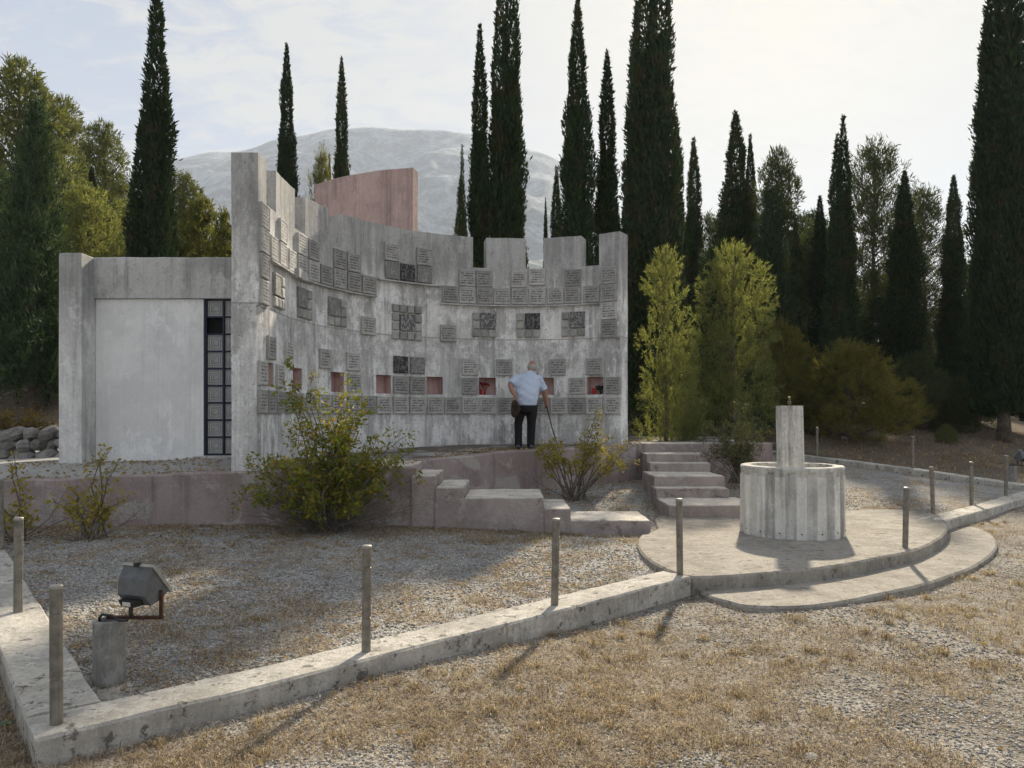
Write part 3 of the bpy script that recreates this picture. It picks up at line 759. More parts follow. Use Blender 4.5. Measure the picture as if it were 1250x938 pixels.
def memorial():
    sb = {0.0, S_END, s_a, s_b, s_l, s_r}
    for a, b in slots + niches: sb |= {a, b}
    sb = sorted(sb); S_ = [sb[0]]
    for a, b in zip(sb[:-1], sb[1:]):
        n = max(1, int(math.ceil((b - a) / .13)))
        S_ += [a + (b - a) * (i + 1) / n for i in range(n)]
    Z_ = [BASEZ, 1.5, NZ0, NZ1, 2.6, 2.95, 3.3, 3.57, 3.88, SLOTZ, 4.55, TOPZ]
    TH = .30; mb = MB()
    def rin(i, j):
        if i < 0 or j < 0 or i >= len(S_) - 1 or j >= len(Z_) - 1: return None
        s = (S_[i] + S_[i + 1]) / 2; z = (Z_[j] + Z_[j + 1]) / 2
        if z > SLOTZ and any(a < s < b for a, b in slots): return None
        if NZ0 < z < NZ1 and any(a < s < b for a, b in niches): return .22
        return -.03 if z > ledge(s) else 0.0
    def P(i, j, off):
        p, n = arc(S_[i], off)
        wob = .004 * math.sin(S_[i] * 5.1 + Z_[j] * 3)
        dz = 0
        if j == len(Z_) - 1 or (j == Z_.index(SLOTZ) and False): dz = .006 * math.sin(S_[i] * 9.0) * math.sin(S_[i] * 3.7 + 1)
        return (p[0] + n[0] * wob, p[1] + n[1] * wob, Z_[j] + dz)
    for i in range(len(S_) - 1):
        for j in range(len(Z_) - 1):
            r = rin(i, j)
            if r is None: continue
            q = [P(i, j, r), P(i + 1, j, r), P(i + 1, j + 1, r), P(i, j + 1, r)]
            mb.add(q, [(0, 1, 2, 3)])
            mb.add([P(i, j, TH), P(i + 1, j, TH), P(i + 1, j + 1, TH), P(i, j + 1, TH)], [(3, 2, 1, 0)])
            for (di, dj, e) in ((-1, 0, (0, 1)), (1, 0, (1, 1)), (0, -1, (0, 0)), (0, 1, (0, 0))):
                r2 = rin(i + di, j + dj); 
                if r2 is not None and r2 <= r + 1e-6: continue      # neighbour is as proud: it draws the step
                ro = TH if r2 is None else r2
                if di: ii = i if di < 0 else i + 1; q = [P(ii, j, r), P(ii, j, ro), P(ii, j + 1, ro), P(ii, j + 1, r)]
                else: jj = j if dj < 0 else j + 1; q = [P(i, jj, r), P(i + 1, jj, r), P(i + 1, jj, ro), P(i, jj, ro)]
                mb.add(q, [(0, 1, 2, 3)])
    return mb
mw = empty('memorial_wall', (ACX, ACY + 2, 1.05))
tag(mw, 'tall curved grey concrete memorial wall with notched top, covered in square plaques', 'memorial')
wb = build('wall', memorial(), M['wall'], mw)
for a, b in niches:       # pink painted lining, 4 mm inside each opening
    mb = MB(); n = 3; e = .004
    def Q(s, off, z): p, _ = arc(s, off); return (p[0], p[1], z)
    mb.add([Q(a + e, .216, NZ0 + e), Q(b - e, .216, NZ0 + e), Q(b - e, .216, NZ1 - e), Q(a + e, .216, NZ1 - e),
            Q(a + e, .012, NZ0 + e), Q(b - e, .012, NZ0 + e), Q(b - e, .012, NZ1 - e), Q(a + e, .012, NZ1 - e)],
           [(0, 1, 2, 3), (0, 4, 5, 1), (1, 5, 6, 2), (2, 6, 7, 3), (3, 7, 4, 0)])
    build('niche_lining', mb, M['niche'], mw)

def plaque_mesh(name, w_, h_, d, mat, ch=.008, rim=True):
    x, z = w_ / 2, h_ / 2
    vs = [(-x, 0, -z), (x, 0, -z), (x, 0, z), (-x, 0, z), (-x, -d + ch, -z), (x, -d + ch, -z), (x, -d + ch, z), (-x, -d + ch, z)]
    xi, zi = x - ch, z - ch
    vs += [(-xi, -d, -zi), (xi, -d, -zi), (xi, -d, zi), (-xi, -d, zi)]
    fs = [(3, 2, 1, 0)] + [(i, (i + 1) % 4, 4 + (i + 1) % 4, 4 + i) for i in range(4)] + [(4 + i, 4 + (i + 1) % 4, 8 + (i + 1) % 4, 8 + i) for i in range(4)]
    if rim:
        xr, zr = x - .022, z - .022
        vs += [(-xr, -d, -zr), (xr, -d, -zr), (xr, -d, zr), (-xr, -d, zr), (-xr + .004, -d + .005, -zr + .004), (xr - .004, -d + .005, -zr + .004), (xr - .004, -d + .005, zr - .004), (-xr + .004, -d + .005, zr - .004)]
        fs += [(8 + i, 8 + (i + 1) % 4, 12 + (i + 1) % 4, 12 + i) for i in range(4)] + [(12 + i, 12 + (i + 1) % 4, 16 + (i + 1) % 4, 16 + i) for i in range(4)] + [(16, 17, 18, 19)]
    else: fs += [(8, 9, 10, 11)]
    return mesh_data(name, vs, fs, mat)
PM = {'plaque': plaque_mesh('plaque', .294, .299, .048, M['plaque']), 'tile': plaque_mesh('tile', .126, .132, .05, M['tile'], .014, False),
      'relief': plaque_mesh('relief', .275, .29, .05, M['relief'], .01), 'relief_dark': plaque_mesh('relief_dark', .275, .29, .05, M['relief_dark'], .01),
      'relief_light': plaque_mesh('relief_light', .275, .29, .05, M['relief_light'], .01)}
rp = random.Random(5)
def put(kind, s, z, name=None):
    off = -.03 if z > ledge(s) else 0.0
    p, n = arc(s, off + .004)
    ang = math.atan2(n[1], n[0]) - math.pi / 2
    o = link(name or ('tile' if kind == 'tile' else 'relief_panel' if kind.startswith('relief') else 'plaque'), PM[kind], mw,
             tuple(np.array([p[0], p[1], z]) - WLOC[mw.name]), (rp.uniform(-.01, .01), rp.uniform(-.012, .012), ang))
    return o
U = {'a': 4.06, 'b': 3.752, 'c': 3.437, 'd': 3.115, 't': 4.372}
for px in (318.2, 744.5):
    for k in 'abcd': put('plaque', s_of(px), U[k] + (.01 if px < 400 else -.005))
for px in (329.3, 340.5, 352, 364.5, 379.3, 395, 411.8, 429.7, 448.3): put('plaque', s_of(px), U['b'])
for px in (340.7, 364.7, 379, 411.8, 429.5): put('plaque', s_of(px), U['a'] + .005)
for px, z, k in ((476.5, 4.06, 'relief'), (476.5, 4.37, 'plaque'), (496, 4.06, 'relief_dark'), (516.8, 4.06, 'relief'), (516.8, 4.37, 'plaque')): put(k, s_of(px), z)
for px in (548, 569.5, 591, 612.5, 634.3, 656, 678.5, 700, 723): put('plaque', s_of(px), U['b'])
for px in (569.5, 590.5, 633.8, 656, 700.2): put('plaque', s_of(px), U['a'] + (.04 if px == 656 else 0))
for px, z in ((448.8, 3.08), (546.7, 3.06)): put('plaque', s_of(px), z)
# framed relief groups: one relief panel with rows of small tiles
TP = .152
def group(px_big, kind, cols_left, cols_right, zc=3.305):
    s0 = s_of(px_big); put(kind, s0, zc)
    cs = ([s0 - .225] if cols_left else []) + ([s0 + .225] if cols_right else [])
    for c in cs:
        for r in range(3): put('tile', c, zc + .075 - r * TP)
    for c in (s0 - .073, s0 + .073): put('tile', c, zc - .229)
group(336.3, 'relief', False, True, 3.32); group(367, 'relief', False, True, 3.31); group(406.5, 'relief', False, True, 3.30)
s0 = s_of(495.8); put('relief_light', s0, 3.20)
for r in range(4):
    for c in range(4):
        if r in (1, 2) and c in (1, 2): continue
        put('tile', s0 + (c - 1.5) * .150, 3.20 + (1.5 - r) * .155)
group(595.8, 'relief_light', True, False); group(650, 'relief_dark', True, False); group(705.3, 'relief_light', True, False, 3.31)
# lower band
colpx = [318.5, 329.3, 340, 351.5, 363.5, 379, 395, 412, 431, 449, 467.8, 488.5, 509, 530.5, 552, 573.5, 595.3, 617.5, 639.5, 661, 682.3, 704.5, 726.3, 748.5]
for px in colpx: put('plaque', s_of(px), 1.772)
for px in (319, 340, 431.5, 488.5, 509, 573.5, 704.5, 748.5): put('plaque', s_of(px), 2.124)
for px, k in ((329.3, 'plaque'), (351, 'plaque'), (396, 'plaque'), (430, 'plaque'), (488.5, 'relief_dark'), (509, 'relief'), (573.5, 'plaque'), (615.5, 'plaque'), (681, 'plaque'), (725.5, 'plaque')):
    put(k, s_of(px), 2.468)
# thin shelves under the upper plaques
for (a, b, z) in ((s_l, s_a, 3.585), (s_a + .02, s_b, 3.893), (s_b, s_r, 3.585)):
    n = max(2, int((b - a) / .12)); vs, fs = [], []
    for i in range(n + 1):
        s = a + .01 + (b - a - .02) * i / n
        for off, zz_ in ((-.027, z - .02), (-.085, z - .018), (-.085, z + .004), (-.027, z + .006)):
            p, _ = arc(s, off); vs.append((p[0], p[1], zz_))
    for i in range(n):
        for j in range(4): fs.append((i * 4 + j, i * 4 + (j + 1) % 4, (i + 1) * 4 + (j + 1) % 4, (i + 1) * 4 + j))
    fs += [(0, 1, 2, 3), tuple(range(n * 4, n * 4 + 4))[::-1]]
    build('shelf', MB().add(vs, fs).jitter(.003, 9), M['beam'], mw)

# offerings standing in the niches
def niche_point(k, ds, off): 
    a, b = niches[k]; p, n = arc((a + b) / 2 + ds, off); return Vector((p[0], p[1], NZ0 + .008))
rn = random.Random(3)
def bouquet(name, base, h, nblob, spread, mat_p, mat_s, label, cat, rad=.02):
    root = empty(name, base); tag(root, label, cat)
    st = MB(); fl = MB()
    for i in range(nblob):
        tip = base + Vector((rn.uniform(-spread, spread), rn.uniform(-.05, .05), h * rn.uniform(.75, 1.1)))
        st.tube([base + Vector((rn.uniform(-.012, .012), 0, 0)), (base + tip) / 2 + Vector((0, 0, .01)), tip], .003, 5)
        for q in range(5): fl.sphere(tip + Vector((rn.uniform(-1, 1), rn.uniform(-1, 1), rn.uniform(-1, 1))) * rad * .7, rad * rn.uniform(.4, .8), 6, 4)
    build('stem', st, mat_s, root); build('blossom', fl, mat_p, root); return root
bouquet('flower_bunch', niche_point(5, -.03, .11), .19, 8, .085, M['redpetal'], M['redpetal'], 'dark red flowers standing in the pink niche left of the old man', 'flowers', .026)
bouquet('flower_bunch', niche_point(7, .07, .12), .13, 11, .09, M['darkleaf'], M['darkleaf'], 'dark green leafy bunch in the niche at the right end of the wall', 'flowers', .03)
c = niche_point(7, -.05, .09); vot = empty('votive_candle', c); tag(vot, 'small red glass candle in the niche at the right end of the wall', 'candle')
build('jar', MB().lathe([(.030, c.z), (.034, c.z + .01), (.034, c.z + .085), (.03, c.z + .09)], 12, (c.x, c.y)), M['redwax'], vot)
build('lid', MB().lathe([(.031, c.z + .091), (.033, c.z + .10), (.015, c.z + .112)], 12, (c.x, c.y)), M['redwax'], vot)
c = niche_point(5, -.10, .08); vot = empty('votive_candle', c); tag(vot, 'small red candle below the dark red flowers in the niche', 'candle')
build('jar', MB().lathe([(.025, c.z), (.028, c.z + .01), (.028, c.z + .075), (.025, c.z + .08)], 12, (c.x, c.y)), M['redwax'], vot)
build('lid', MB().lathe([(.025, c.z + .081), (.027, c.z + .09), (.012, c.z + .1)], 12, (c.x, c.y)), M['redwax'], vot)

# ------------------------------------------------------------------ white flat-roofed building behind the wall's left end
bd = empty('building', (-4.6, 11.0, .97)); tag(bd, 'low flat-roofed white building with grey beam, left of the memorial wall', 'building')
YB = 10.2
bx = lambda *a: MB().box(*a)
def panel(x0, x1, z0, z1, y, n=10, th=.2):
    mb = MB(); mb.box(x0, x1, y, y + th, z0, z1); return mb
build('pier', rbox(-6.005, -5.705, 9.87, 10.75, .6, 3.75, .01, .004), M['pier'], bd)
build('front_wall', rbox(-5.70, -4.225, YB, YB + .2, .6, 3.19, .002, .003), M['plaster'], bd)
build('beam', rbox(-5.703, -3.445, YB - .045, YB + .3, 3.195, 3.755, .012, .004), M['beam'], bd)
build('side_wall', bx(-5.98, -5.75, 10.76, 14.0, .6, 3.7), M['plaster'], bd)
build('back_wall', bx(-5.74, -2.9, 13.8, 14.0, .6, 3.69), M['plaster'], bd)
build('roof', bx(-5.74, -3.0, 10.51, 13.79, 3.55, 3.68), M['beam'], bd)
build('threshold', rbox(-4.3, -3.45, YB - .18, YB + .2, .8, 1.045, .01, .004), M['beam'], bd)
# door of framed ornament blocks
dr = build('door', bx(-4.222, -3.46, YB + .10, YB + .14, 1.05, 3.19), M['dark'], bd)
D0, D1z = 1.06, 3.185; rows = 9; rh = (D1z - D0) / rows; cw = .235
for i in range(4):
    x = -4.205 + i * (cw + .008)
    build('door_bar', bx(x - (.03 if i == 0 else .013), x + .013, YB + .02, YB + .095, D0 - .01, D1z), M['bluesteel'], dr)
for r in range(rows + 1):
    z = D0 + r * rh
    build('door_bar', bx(-4.19, -3.47, YB + .03, YB + .09, z - .011, z + .011), M['bluesteel'], dr)
def block_mesh():
    vs, fs = [], []
    w2, h2 = cw / 2 - .016, rh / 2 - .014; prof = [(1, .03), (1, 0), (.86, 0), (.80, .012), (.72, .012), (.68, .0), (.54, .0), (.48, .012), (.42, .012), (.37, 0), (.25, 0), (.2, .012)]
    for s, d in prof: vs += [(-w2 * s, d, -h2 * s), (w2 * s, d, -h2 * s), (w2 * s, d, h2 * s), (-w2 * s, d, h2 * s)]
    for i in range(len(prof) - 1):
        for k in range(4): fs.append((i * 4 + k, i * 4 + (k + 1) % 4, (i + 1) * 4 + (k + 1) % 4, (i + 1) * 4 + k))
    n = (len(prof) - 1) * 4; fs.append((n, n + 1, n + 2, n + 3))
    return mesh_data('ornament_block', vs, fs, M['glassblock'])
bm_ = block_mesh()
for r in range(rows):
    for c_ in range(3):
        if r == 7 and c_ == 0: continue      # the missing block
        link('ornament_block', bm_, dr, tuple(np.array([-4.205 + (c_ + .5) * (cw + .008), YB + .045, D0 + (r + .5) * rh]) - WLOC[dr.name]), (0, 0, 0))

# ------------------------------------------------------------------ pink curved wall rising behind
def tower():
    a = Vector((-1.86, 13.95)); b = Vector((-3.98, 15.0)); vs, fs = [], []; n = 14
    d = (b - a); nn = Vector((d.y, -d.x)).normalized()      # towards the camera side
    if nn.y > 0: nn = -nn
    pts = []
    for i in range(n + 1):
        t = i / n; pts.append(a + d * t + nn * (.16 * 4 * t * (1 - t)))
    for i, p in enumerate(pts):
        q = pts[min(i + 1, n)] - pts[max(i - 1, 0)]; m_ = Vector((q.y, -q.x)).normalized()
        if m_.y > 0: m_ = -m_
        for o, z in ((0, .7), (0, 3.5), (0, 6.23), (-.012, 6.245), (-.27, 6.245), (-.28, 6.23), (-.28, .7)): vs.append((p.x + m_.x * o, p.y + m_.y * o, z))
    k = 7
    for i in range(n):
        for j in range(k - 1): fs.append((i * k + j, (i + 1) * k + j, (i + 1) * k + j + 1, i * k + j + 1))
    fs += [tuple(range(k)), tuple(range(n * k, n * k + k))[::-1]]
    return MB().add(vs, fs).jitter(.008, 2)
tw = build('curved_wall', tower(), M['pinktower']); tag(tw, 'tall dusky pink curved wall rising behind the memorial wall', 'wall')

# ------------------------------------------------------------------ steel posts
def post_mesh(h):
    r = .0285; z1, z2 = h * .33, h * .80
    prof = [(r, -.05), (r, z1 - .004), (r - .004, z1 - .002), (r - .004, z1 + .002), (r, z1 + .004), (r, z2 - .004), (r - .004, z2 - .002), (r - .004, z2 + .002), (r, z2 + .004), (r, h - .02)]
    mb = MB().lathe(prof, 28)
    mb.v = [(x * (1 - .10 * (abs(x) < .006)), y * (1 - .10 * (abs(x) < .006)), z) for x, y, z in mb.v]
    return mb
posts = [(69, 885, 715, 3.53, 'steel post at the near left corner of the kerb, beside the floodlight'),
         (447, 797, 666, 4.58, 'steel post on the front kerb, second along from the floodlight corner'),
         (677, 740, 633, 5.6, 'steel post on the front kerb below the left stairs'),
         (830, 701, 609, 6.53, 'steel post where the front kerb meets the round platform'),
         (1105, 668, 595, 7.87, 'steel post on the round platform, right of the fluted basin'),
         (1139, 627, 570, 10.6, 'steel post on the right kerb nearest the round platform'),
         (1186, 615, 564, 11.7, 'middle steel post of the three on the right kerb'),
         (1228, 605, 556, 12.6, 'steel post on the right kerb beside the far floodlight'),
         (1114, 572, 533, 15.2, 'steel post on the back kerb below the cypress wood'),
         (997, 557, 522, 16.8, 'farthest steel post, on the back kerb right behind the basin pillar'),
         (22, 747, 632, 5.2, 'steel post on the wide left kerb, second from the near corner'),
         (1, 670, 584, 6.98, 'steel post at the left edge of the picture by the pink wall')]
cap_m = mesh_data('cap', *(lambda m_: (m_.v, m_.f))(MB().lathe([(.0295, -.02), (.0305, -.016), (.0305, -.003), (.027, .001), (.01, .003)], 18)), M['steelcap'], True)
for i, (px, yb, yt, Y, lab) in enumerate(posts):
    p = pix(px, yb, Y=Y); h = (yb - yt) / F * Y
    mb = post_mesh(h); me = mesh_data('metal_post', mb.v, mb.f, M['steel'])
    o = link('metal_post', me, None, p, (rp.uniform(-.025, .025), rp.uniform(-.025, .025), rp.uniform(0, 6)))
    tag(o, lab, 'post', 'steel posts along the kerbs'); link('cap', cap_m, o, (0, 0, h))

# ------------------------------------------------------------------ floodlights on cement pipes
def floodlight(base, zt, rot, label, sc_=1.0):
    root = empty('floodlight', base); tag(root, label, 'floodlight', 'garden floodlights')
    h = zt - base.z; B = np.array(base)
    def sub(name, mb, mat, par=None, loc=(0, 0, 0), rotz=0):
        me = mesh_data(name, mb.v, mb.f, mat); return link(name, me, par or root, loc, (0, 0, rotz))
    pm = MB().lathe([(.084, -.1), (.083, 0), (.082, h - .006), (.079, h), (.055, h), (.05, h - .08)], 28).jitter(.003, 9)
    p_ = sub('pipe_pedestal', pm, M['pipe'])
    if sc_ == 1.0 and base.x < 0:
        ft = MB(); vs, fs = [(0, 0, .035)], []
        for l, (rr_, zz_) in enumerate(((.10, .03), (.17, .022), (.24, .008), (.28, -.03))):
            for k in range(22):
                t_ = 2 * math.pi * k / 22; q = rr_ * (1 + .25 * mnoise.noise(Vector((math.cos(t_) * 1.6, math.sin(t_) * 1.6, l * .3)))); vs.append((q * math.cos(t_) * 1.15 + .02, q * math.sin(t_) - .06, zz_ + .012 * mnoise.noise(Vector((k * .9, l * 1.7, 3)))))
        for k in range(22): fs.append((0, 1 + k, 1 + (k + 1) % 22))
        for l in range(3):
            for k in range(22): fs.append((1 + l * 22 + k, 1 + (l + 1) * 22 + k, 1 + (l + 1) * 22 + (k + 1) % 22, 1 + l * 22 + (k + 1) % 22))
        sub('mortar_footing', ft.add(vs, fs).jitter(.012, 11), M['kerb'])
    # rusty bracket: arm from the pipe and a fork that holds the lamp
    br = MB().box(-.012, .30, -.012, .012, h + .004, h + .02)
    br.box(.112, .128, -.008, .010, h + .021, h + .13).box(.282, .298, -.008, .010, h + .021, h + .165)
    br.tube([(.2, -.02, h + .012), (.2, .02, h + .012)], .011, 8)
    sub('bracket', br, M['rust'], rotz=0)
    # lamp: tapered housing behind an oblong lid plane; local lid plane tilted
    lamp = MB(); W, H_, D_ = .115, .105, .135
    tilt = R(38); ct, st_ = math.cos(tilt), math.sin(tilt)
    def L(x, y, z):     # y = out through the glass, z = up the lid
        yy = y * ct - z * st_ * -1 * -1; 
        return (x, y * ct - z * st_, y * st_ + z * ct)
    lid = [L(sx * W, y, sz * H_) for y in (-.006, .012) for sx, sz in ((-1, -1), (1, -1), (1, 1), (-1, 1))]
    ctr = (.19, .045, h + .225)
    lm = MB().add(lid, [(3, 2, 1, 0), (4, 5, 6, 7), (0, 1, 5, 4), (1, 2, 6, 5), (2, 3, 7, 6), (3, 0, 4, 7)])
    lo = sub('lamp_lid', lm, M['lampvisor'], None, ctr, rot)
    a, b = .104, .094
    hs = [L(sx * a, -.0065, sz * b) for sx, sz in ((-1, -1), (1, -1), (1, 1), (-1, 1))]
    hs += [L(sx * a * .97, -.07, sz * b * .86 - .008) for sx, sz in ((-1, -1), (1, -1), (1, 1), (-1, 1))]
    hs += [L(sx * a * .92, -D_, sz * b * .42 - .028) for sx, sz in ((-1, -1), (1, -1), (1, 1), (-1, 1))]
    hb = MB().add(hs, [(i + l * 4, (i + 1) % 4 + l * 4, (i + 1) % 4 + 4 + l * 4, i + 4 + l * 4) for l in (0, 1) for i in range(4)] + [(8, 9, 10, 11)])
    ho = sub('housing', hb, M['lamp'], lo)
    gl = [L(sx * W * .88, .0135, sz * H_ * .86) for sx, sz in ((-1, -1), (1, -1), (1, 1), (-1, 1))] + [L(sx * W * .86, .017, sz * H_ * .84) for sx, sz in ((-1, -1), (1, -1), (1, 1), (-1, 1))]
    sub('glass', MB().add(gl, [(4, 5, 6, 7), (0, 1, 5, 4), (1, 2, 6, 5), (2, 3, 7, 6), (3, 0, 4, 7)]), M['lampglass'], lo)
    cl = L(0, .004, H_ + .004); sub('clasp', MB().box(cl[0] - .012, cl[0] + .012, cl[1] - .02, cl[1] + .012, cl[2] - .012, cl[2] + .01), M['blackbox'], lo)
    bxm = MB().add([(-.045, -.135, -.135), (.045, -.135, -.135), (.045, -.06, -.135), (-.045, -.06, -.135), (-.062, -.14, -.098), (.062, -.14, -.098), (.062, -.045, -.098), (-.062, -.045, -.098)],
                   [(0, 3, 2, 1), (4, 5, 6, 7), (0, 1, 5, 4), (1, 2, 6, 5), (2, 3, 7, 6), (3, 0, 4, 7)])
    jb = sub('junction_box', bxm, M['blackbox'], lo)
    sub('sticker', MB().box(-.028, .028, -.1435, -.1405, -.128, -.106), M['sticker'], lo)
    cb = [(.155, -.06, h + .10), (.158, -.07, h + .05), (.13, -.06, h + .012), (.08, -.045, h + .008), (.03, -.03, h + .03), (-.03, -.02, h + .035), (-.05, -.01, h + .01), (-.05, 0, h - .06)]
    sub('cable', MB().tube(cb, .0075, 7), M['cable'])
    root.scale = (sc_,) * 3
    return root
floodlight(Vector((-2.255, 4.17, .07)), .455, R(-20), 'grey floodlight on a cement pipe at the near left corner')
floodlight(Vector((9.66, 14.4, .24)), .62, R(20), 'small distant floodlight on a dark pipe at the right edge')
sp_ = MB().sphere((0, 0, 0), (.05, .035, .012), 10, 6).jitter(.03, 24, .012)
o = link('plastic_scrap', mesh_data('plastic_scrap', sp_.v, sp_.f, M['tarp'], True), None, (pix(6, 886, z=.0).x, pix(6, 886, z=.0).y, .012)); tag(o, 'crumpled green plastic scrap outside the left kerb at the picture edge', 'litter')
rg = np.random.default_rng(11)

# ------------------------------------------------------------------ dry-stone wall and loose rocks at the left
def rock_mesh(seed, jag=.22):
    r_ = random.Random(seed); mb = MB().sphere((0, 0, 0), (.5, .4, .38), 7, 5)
    off = Vector((seed * 3.1, seed * 1.7, 0))
    out = []
    for p in mb.v:
        v = Vector(p); q = mnoise.noise(v * 1.8 + off) * jag * 2
        v = Vector((max(-.42, min(.42, v.x * (1 + q))), max(-.34, min(.34, v.y * (1 + q))), max(-.30, min(.30, v.z * (1 + q)))))
        out.append(tuple(v))
    mb.v = out; return mesh_data('stone', mb.v, mb.f, M['stone'])
RK = [rock_mesh(i + 1) for i in range(6)]
dsw = empty('dry_stone_wall', (-8.6, 12.9, .8)); tag(dsw, 'dry-stone wall of rough grey rocks behind the building at the left', 'wall')
rs = random.Random(8)
for row in range(3):
    x = -10.2
    while x < -6.2:
        wd = rs.uniform(.14, .42); zc = .80 + row * .19 + rs.uniform(-.02, .02)
        o = link('stone', rs.choice(RK), dsw, tuple(np.array([x + wd / 2, 12.9 + row * .06 + rs.uniform(-.05, .05), zc + .08]) - WLOC[dsw.name]),
                 (rs.uniform(-.5, .5), rs.uniform(-.45, .45), rs.uniform(-.5, .5) + (math.pi if rs.random() < .5 else 0)))
        o.scale = (wd * 1.18, .55, rs.uniform(.30, .38)); x += wd
for i, (x, y, s_) in enumerate(((-8.9, 14.2, .7), (-8.5, 14.5, .85), (-9.2, 14.8, .6), (-8.2, 14.0, .5), (-9.6, 14.4, .6))):
    o = link('boulder', RK[i % 6], None, (x, y, float(terr(x, y)) + s_ * .12), (.1, .1, i * 1.3)); o.scale = (s_, s_, s_ * .8)
    tag(o, ['grey boulder on the slope above the dry-stone wall, left one', 'largest grey boulder on the slope above the dry-stone wall', 'rear grey boulder on the slope above the dry-stone wall',
            'small grey boulder close beside the building pier', 'grey boulder above the stone wall at the left edge'][i], 'rock')
for px, py, s_, lab in ((990, 922, .09, 'pale flat stone lying in the dry grass at the bottom'), (1030, 524, .3, 'pale stone at the foot of the brown shrub')):
    Y = F * (CAMZ - 0.0) / (py - HY) if py > 600 else 19.5
    p = pix(px, py, Y=Y); zt = float(terr(p.x, p.y))
    o = link('stone', RK[2], None, (p.x, p.y, zt + s_ * .1), (0, 0, .4)); o.scale = (s_, s_, s_ * .5); tag(o, lab, 'rock')

# ------------------------------------------------------------------ foliage helpers
def unit(a): return a / (np.linalg.norm(a, axis=1, keepdims=True) + 1e-9)
def kites(C, D, L, W, rng, fold=.25):
    """one folded leaf (two triangles) per row: base C, direction D, length L, width W"""
    D = unit(D); S_ = unit(np.cross(D, rng.normal(size=D.shape))); N_ = np.cross(D, S_)
    L = np.asarray(L)[:, None]; W = np.asarray(W)[:, None]
    l = C + D * L * .45 + S_ * W * .5 + N_ * W * fold; r = C + D * L * .45 - S_ * W * .5 + N_ * W * fold
    v = np.stack([C, l, C + D * L, r], 1).reshape(-1, 3); n = len(C); k = np.arange(n) * 4
    f = np.concatenate([np.stack([k, k + 1, k + 2], 1), np.stack([k, k + 2, k + 3], 1)])
    return v, f
def merge(parts):
    V, Fc, o = [], [], 0
    for v, f in parts: V.append(v); Fc.append(f + o); o += len(v)
    return np.concatenate(V), np.concatenate(Fc)
def rdir(rng, n): return unit(rng.normal(size=(n, 3)))

def cypress_crown(stems, n, seed, leaf=.15, gap=.35):
    rng = np.random.default_rng(seed); parts = []
    tot = sum(r_ * h for _, _, r_, h, _ in stems)
    for (dx, dy, r_, h, z0) in stems:
        m = int(n * r_ * h / tot * 1.7)
        t = rng.random(m); prof = (1 - t ** 2.6) ** .95 * (.78 + .22 * np.minimum(1, t / .22)) * (1 + .10 * np.sin(t * 23 + seed) + .06 * np.sin(t * 47 + 2 * seed)) * np.minimum(1, (t + .02) / .05) ** .5
        keep = rng.random(m) < prof / prof.max() * .9 + .06; t = t[keep]; prof = prof[keep]; m = len(t)
        a = rng.random(m) * 2 * np.pi; z = z0 + t * (h - z0); ph = rng.random(6) * 6.28
        nz = np.sin(3 * a + 1.1 * z + ph[0]) + np.sin(5 * a - 1.9 * z + ph[1]) + np.sin(2 * a + .6 * z + ph[2]) + np.sin(7 * a + 3.3 * z + ph[3]) * .7 + np.sin(4.3 * z + ph[4]) * .5
        rr = r_ * prof * (1 + .11 * nz)
        q = np.sqrt(rng.uniform(.30, 1, m)); out = rng.random(m) < .07; q = np.where(out, q * rng.uniform(1.0, 1.28, m), q)
        keep = (nz > -1.9) | (rng.random(m) < gap); 
        C = np.stack([dx * (1 - t * .35) + rr * q * np.cos(a), dy * (1 - t * .35) + rr * q * np.sin(a), z], 1)[keep]
        D = np.stack([np.cos(a) * .55, np.sin(a) * .55, np.ones(m)], 1)[keep] + rng.normal(size=(keep.sum(), 3)) * .42
        k = len(C); L = leaf * rng.uniform(.55, 1.35, k); parts.append(kites(C, D, L, L * rng.uniform(.26, .42, k), rng))
        k = int(m * .10); ti = rng.random(k) * .72; pr = (1 - ti ** 2.3) ** .85; ai = rng.random(k) * 6.28; ri = r_ * pr * .45 * np.sqrt(rng.random(k))
        C = np.stack([dx * (1 - ti * .35) + ri * np.cos(ai), dy * (1 - ti * .35) + ri * np.sin(ai), z0 + ti * (h - z0)], 1)
        L = rng.uniform(.25, .5, k); parts.append(kites(C, np.array([0, 0, 1.0]) + rng.normal(size=(k, 3)) * .25, L, L * .42, rng))
    return merge(parts)
H0 = 13.0
PROTO = []
for i, (stems, n) in enumerate([
        ([(0, 0, .80, H0, .5)], 30000),
        ([(0, 0, .52, H0, .5)], 20000),
        ([(-.30, 0, .48, H0 * .93, .5), (.34, .1, .55, H0, .4)], 32000),
        ([(-.35, .1, .62, H0, .5), (.3, -.1, .66, H0 * .97, .4), (.72, .2, .38, H0 * .80, .5)], 46000),
        ([(0, 0, .95, H0 * .9, .35), (.2, .2, .5, H0, .5)], 32000),
        ([(-.42, 0, .46, H0 * .70, .5), (.22, .1, .56, H0, .4)], 34000)]):
    v, f = cypress_crown(stems, n, 100 + i); PROTO.append((mesh_data('crown', v, f, M['cypress']), [.80, .52, .82, 1.0, .95, .84][i]))
trk = MB().tube([(0, 0, -.3), (.01, 0, .6), (.03, .02, 1.6), (0, 0, 5), (0, 0, 9)], [.24, .17, .15, .10, .04], 10).jitter(.03, 3)
TRK = mesh_data('trunk', trk.v, trk.f, M['bark'], True)
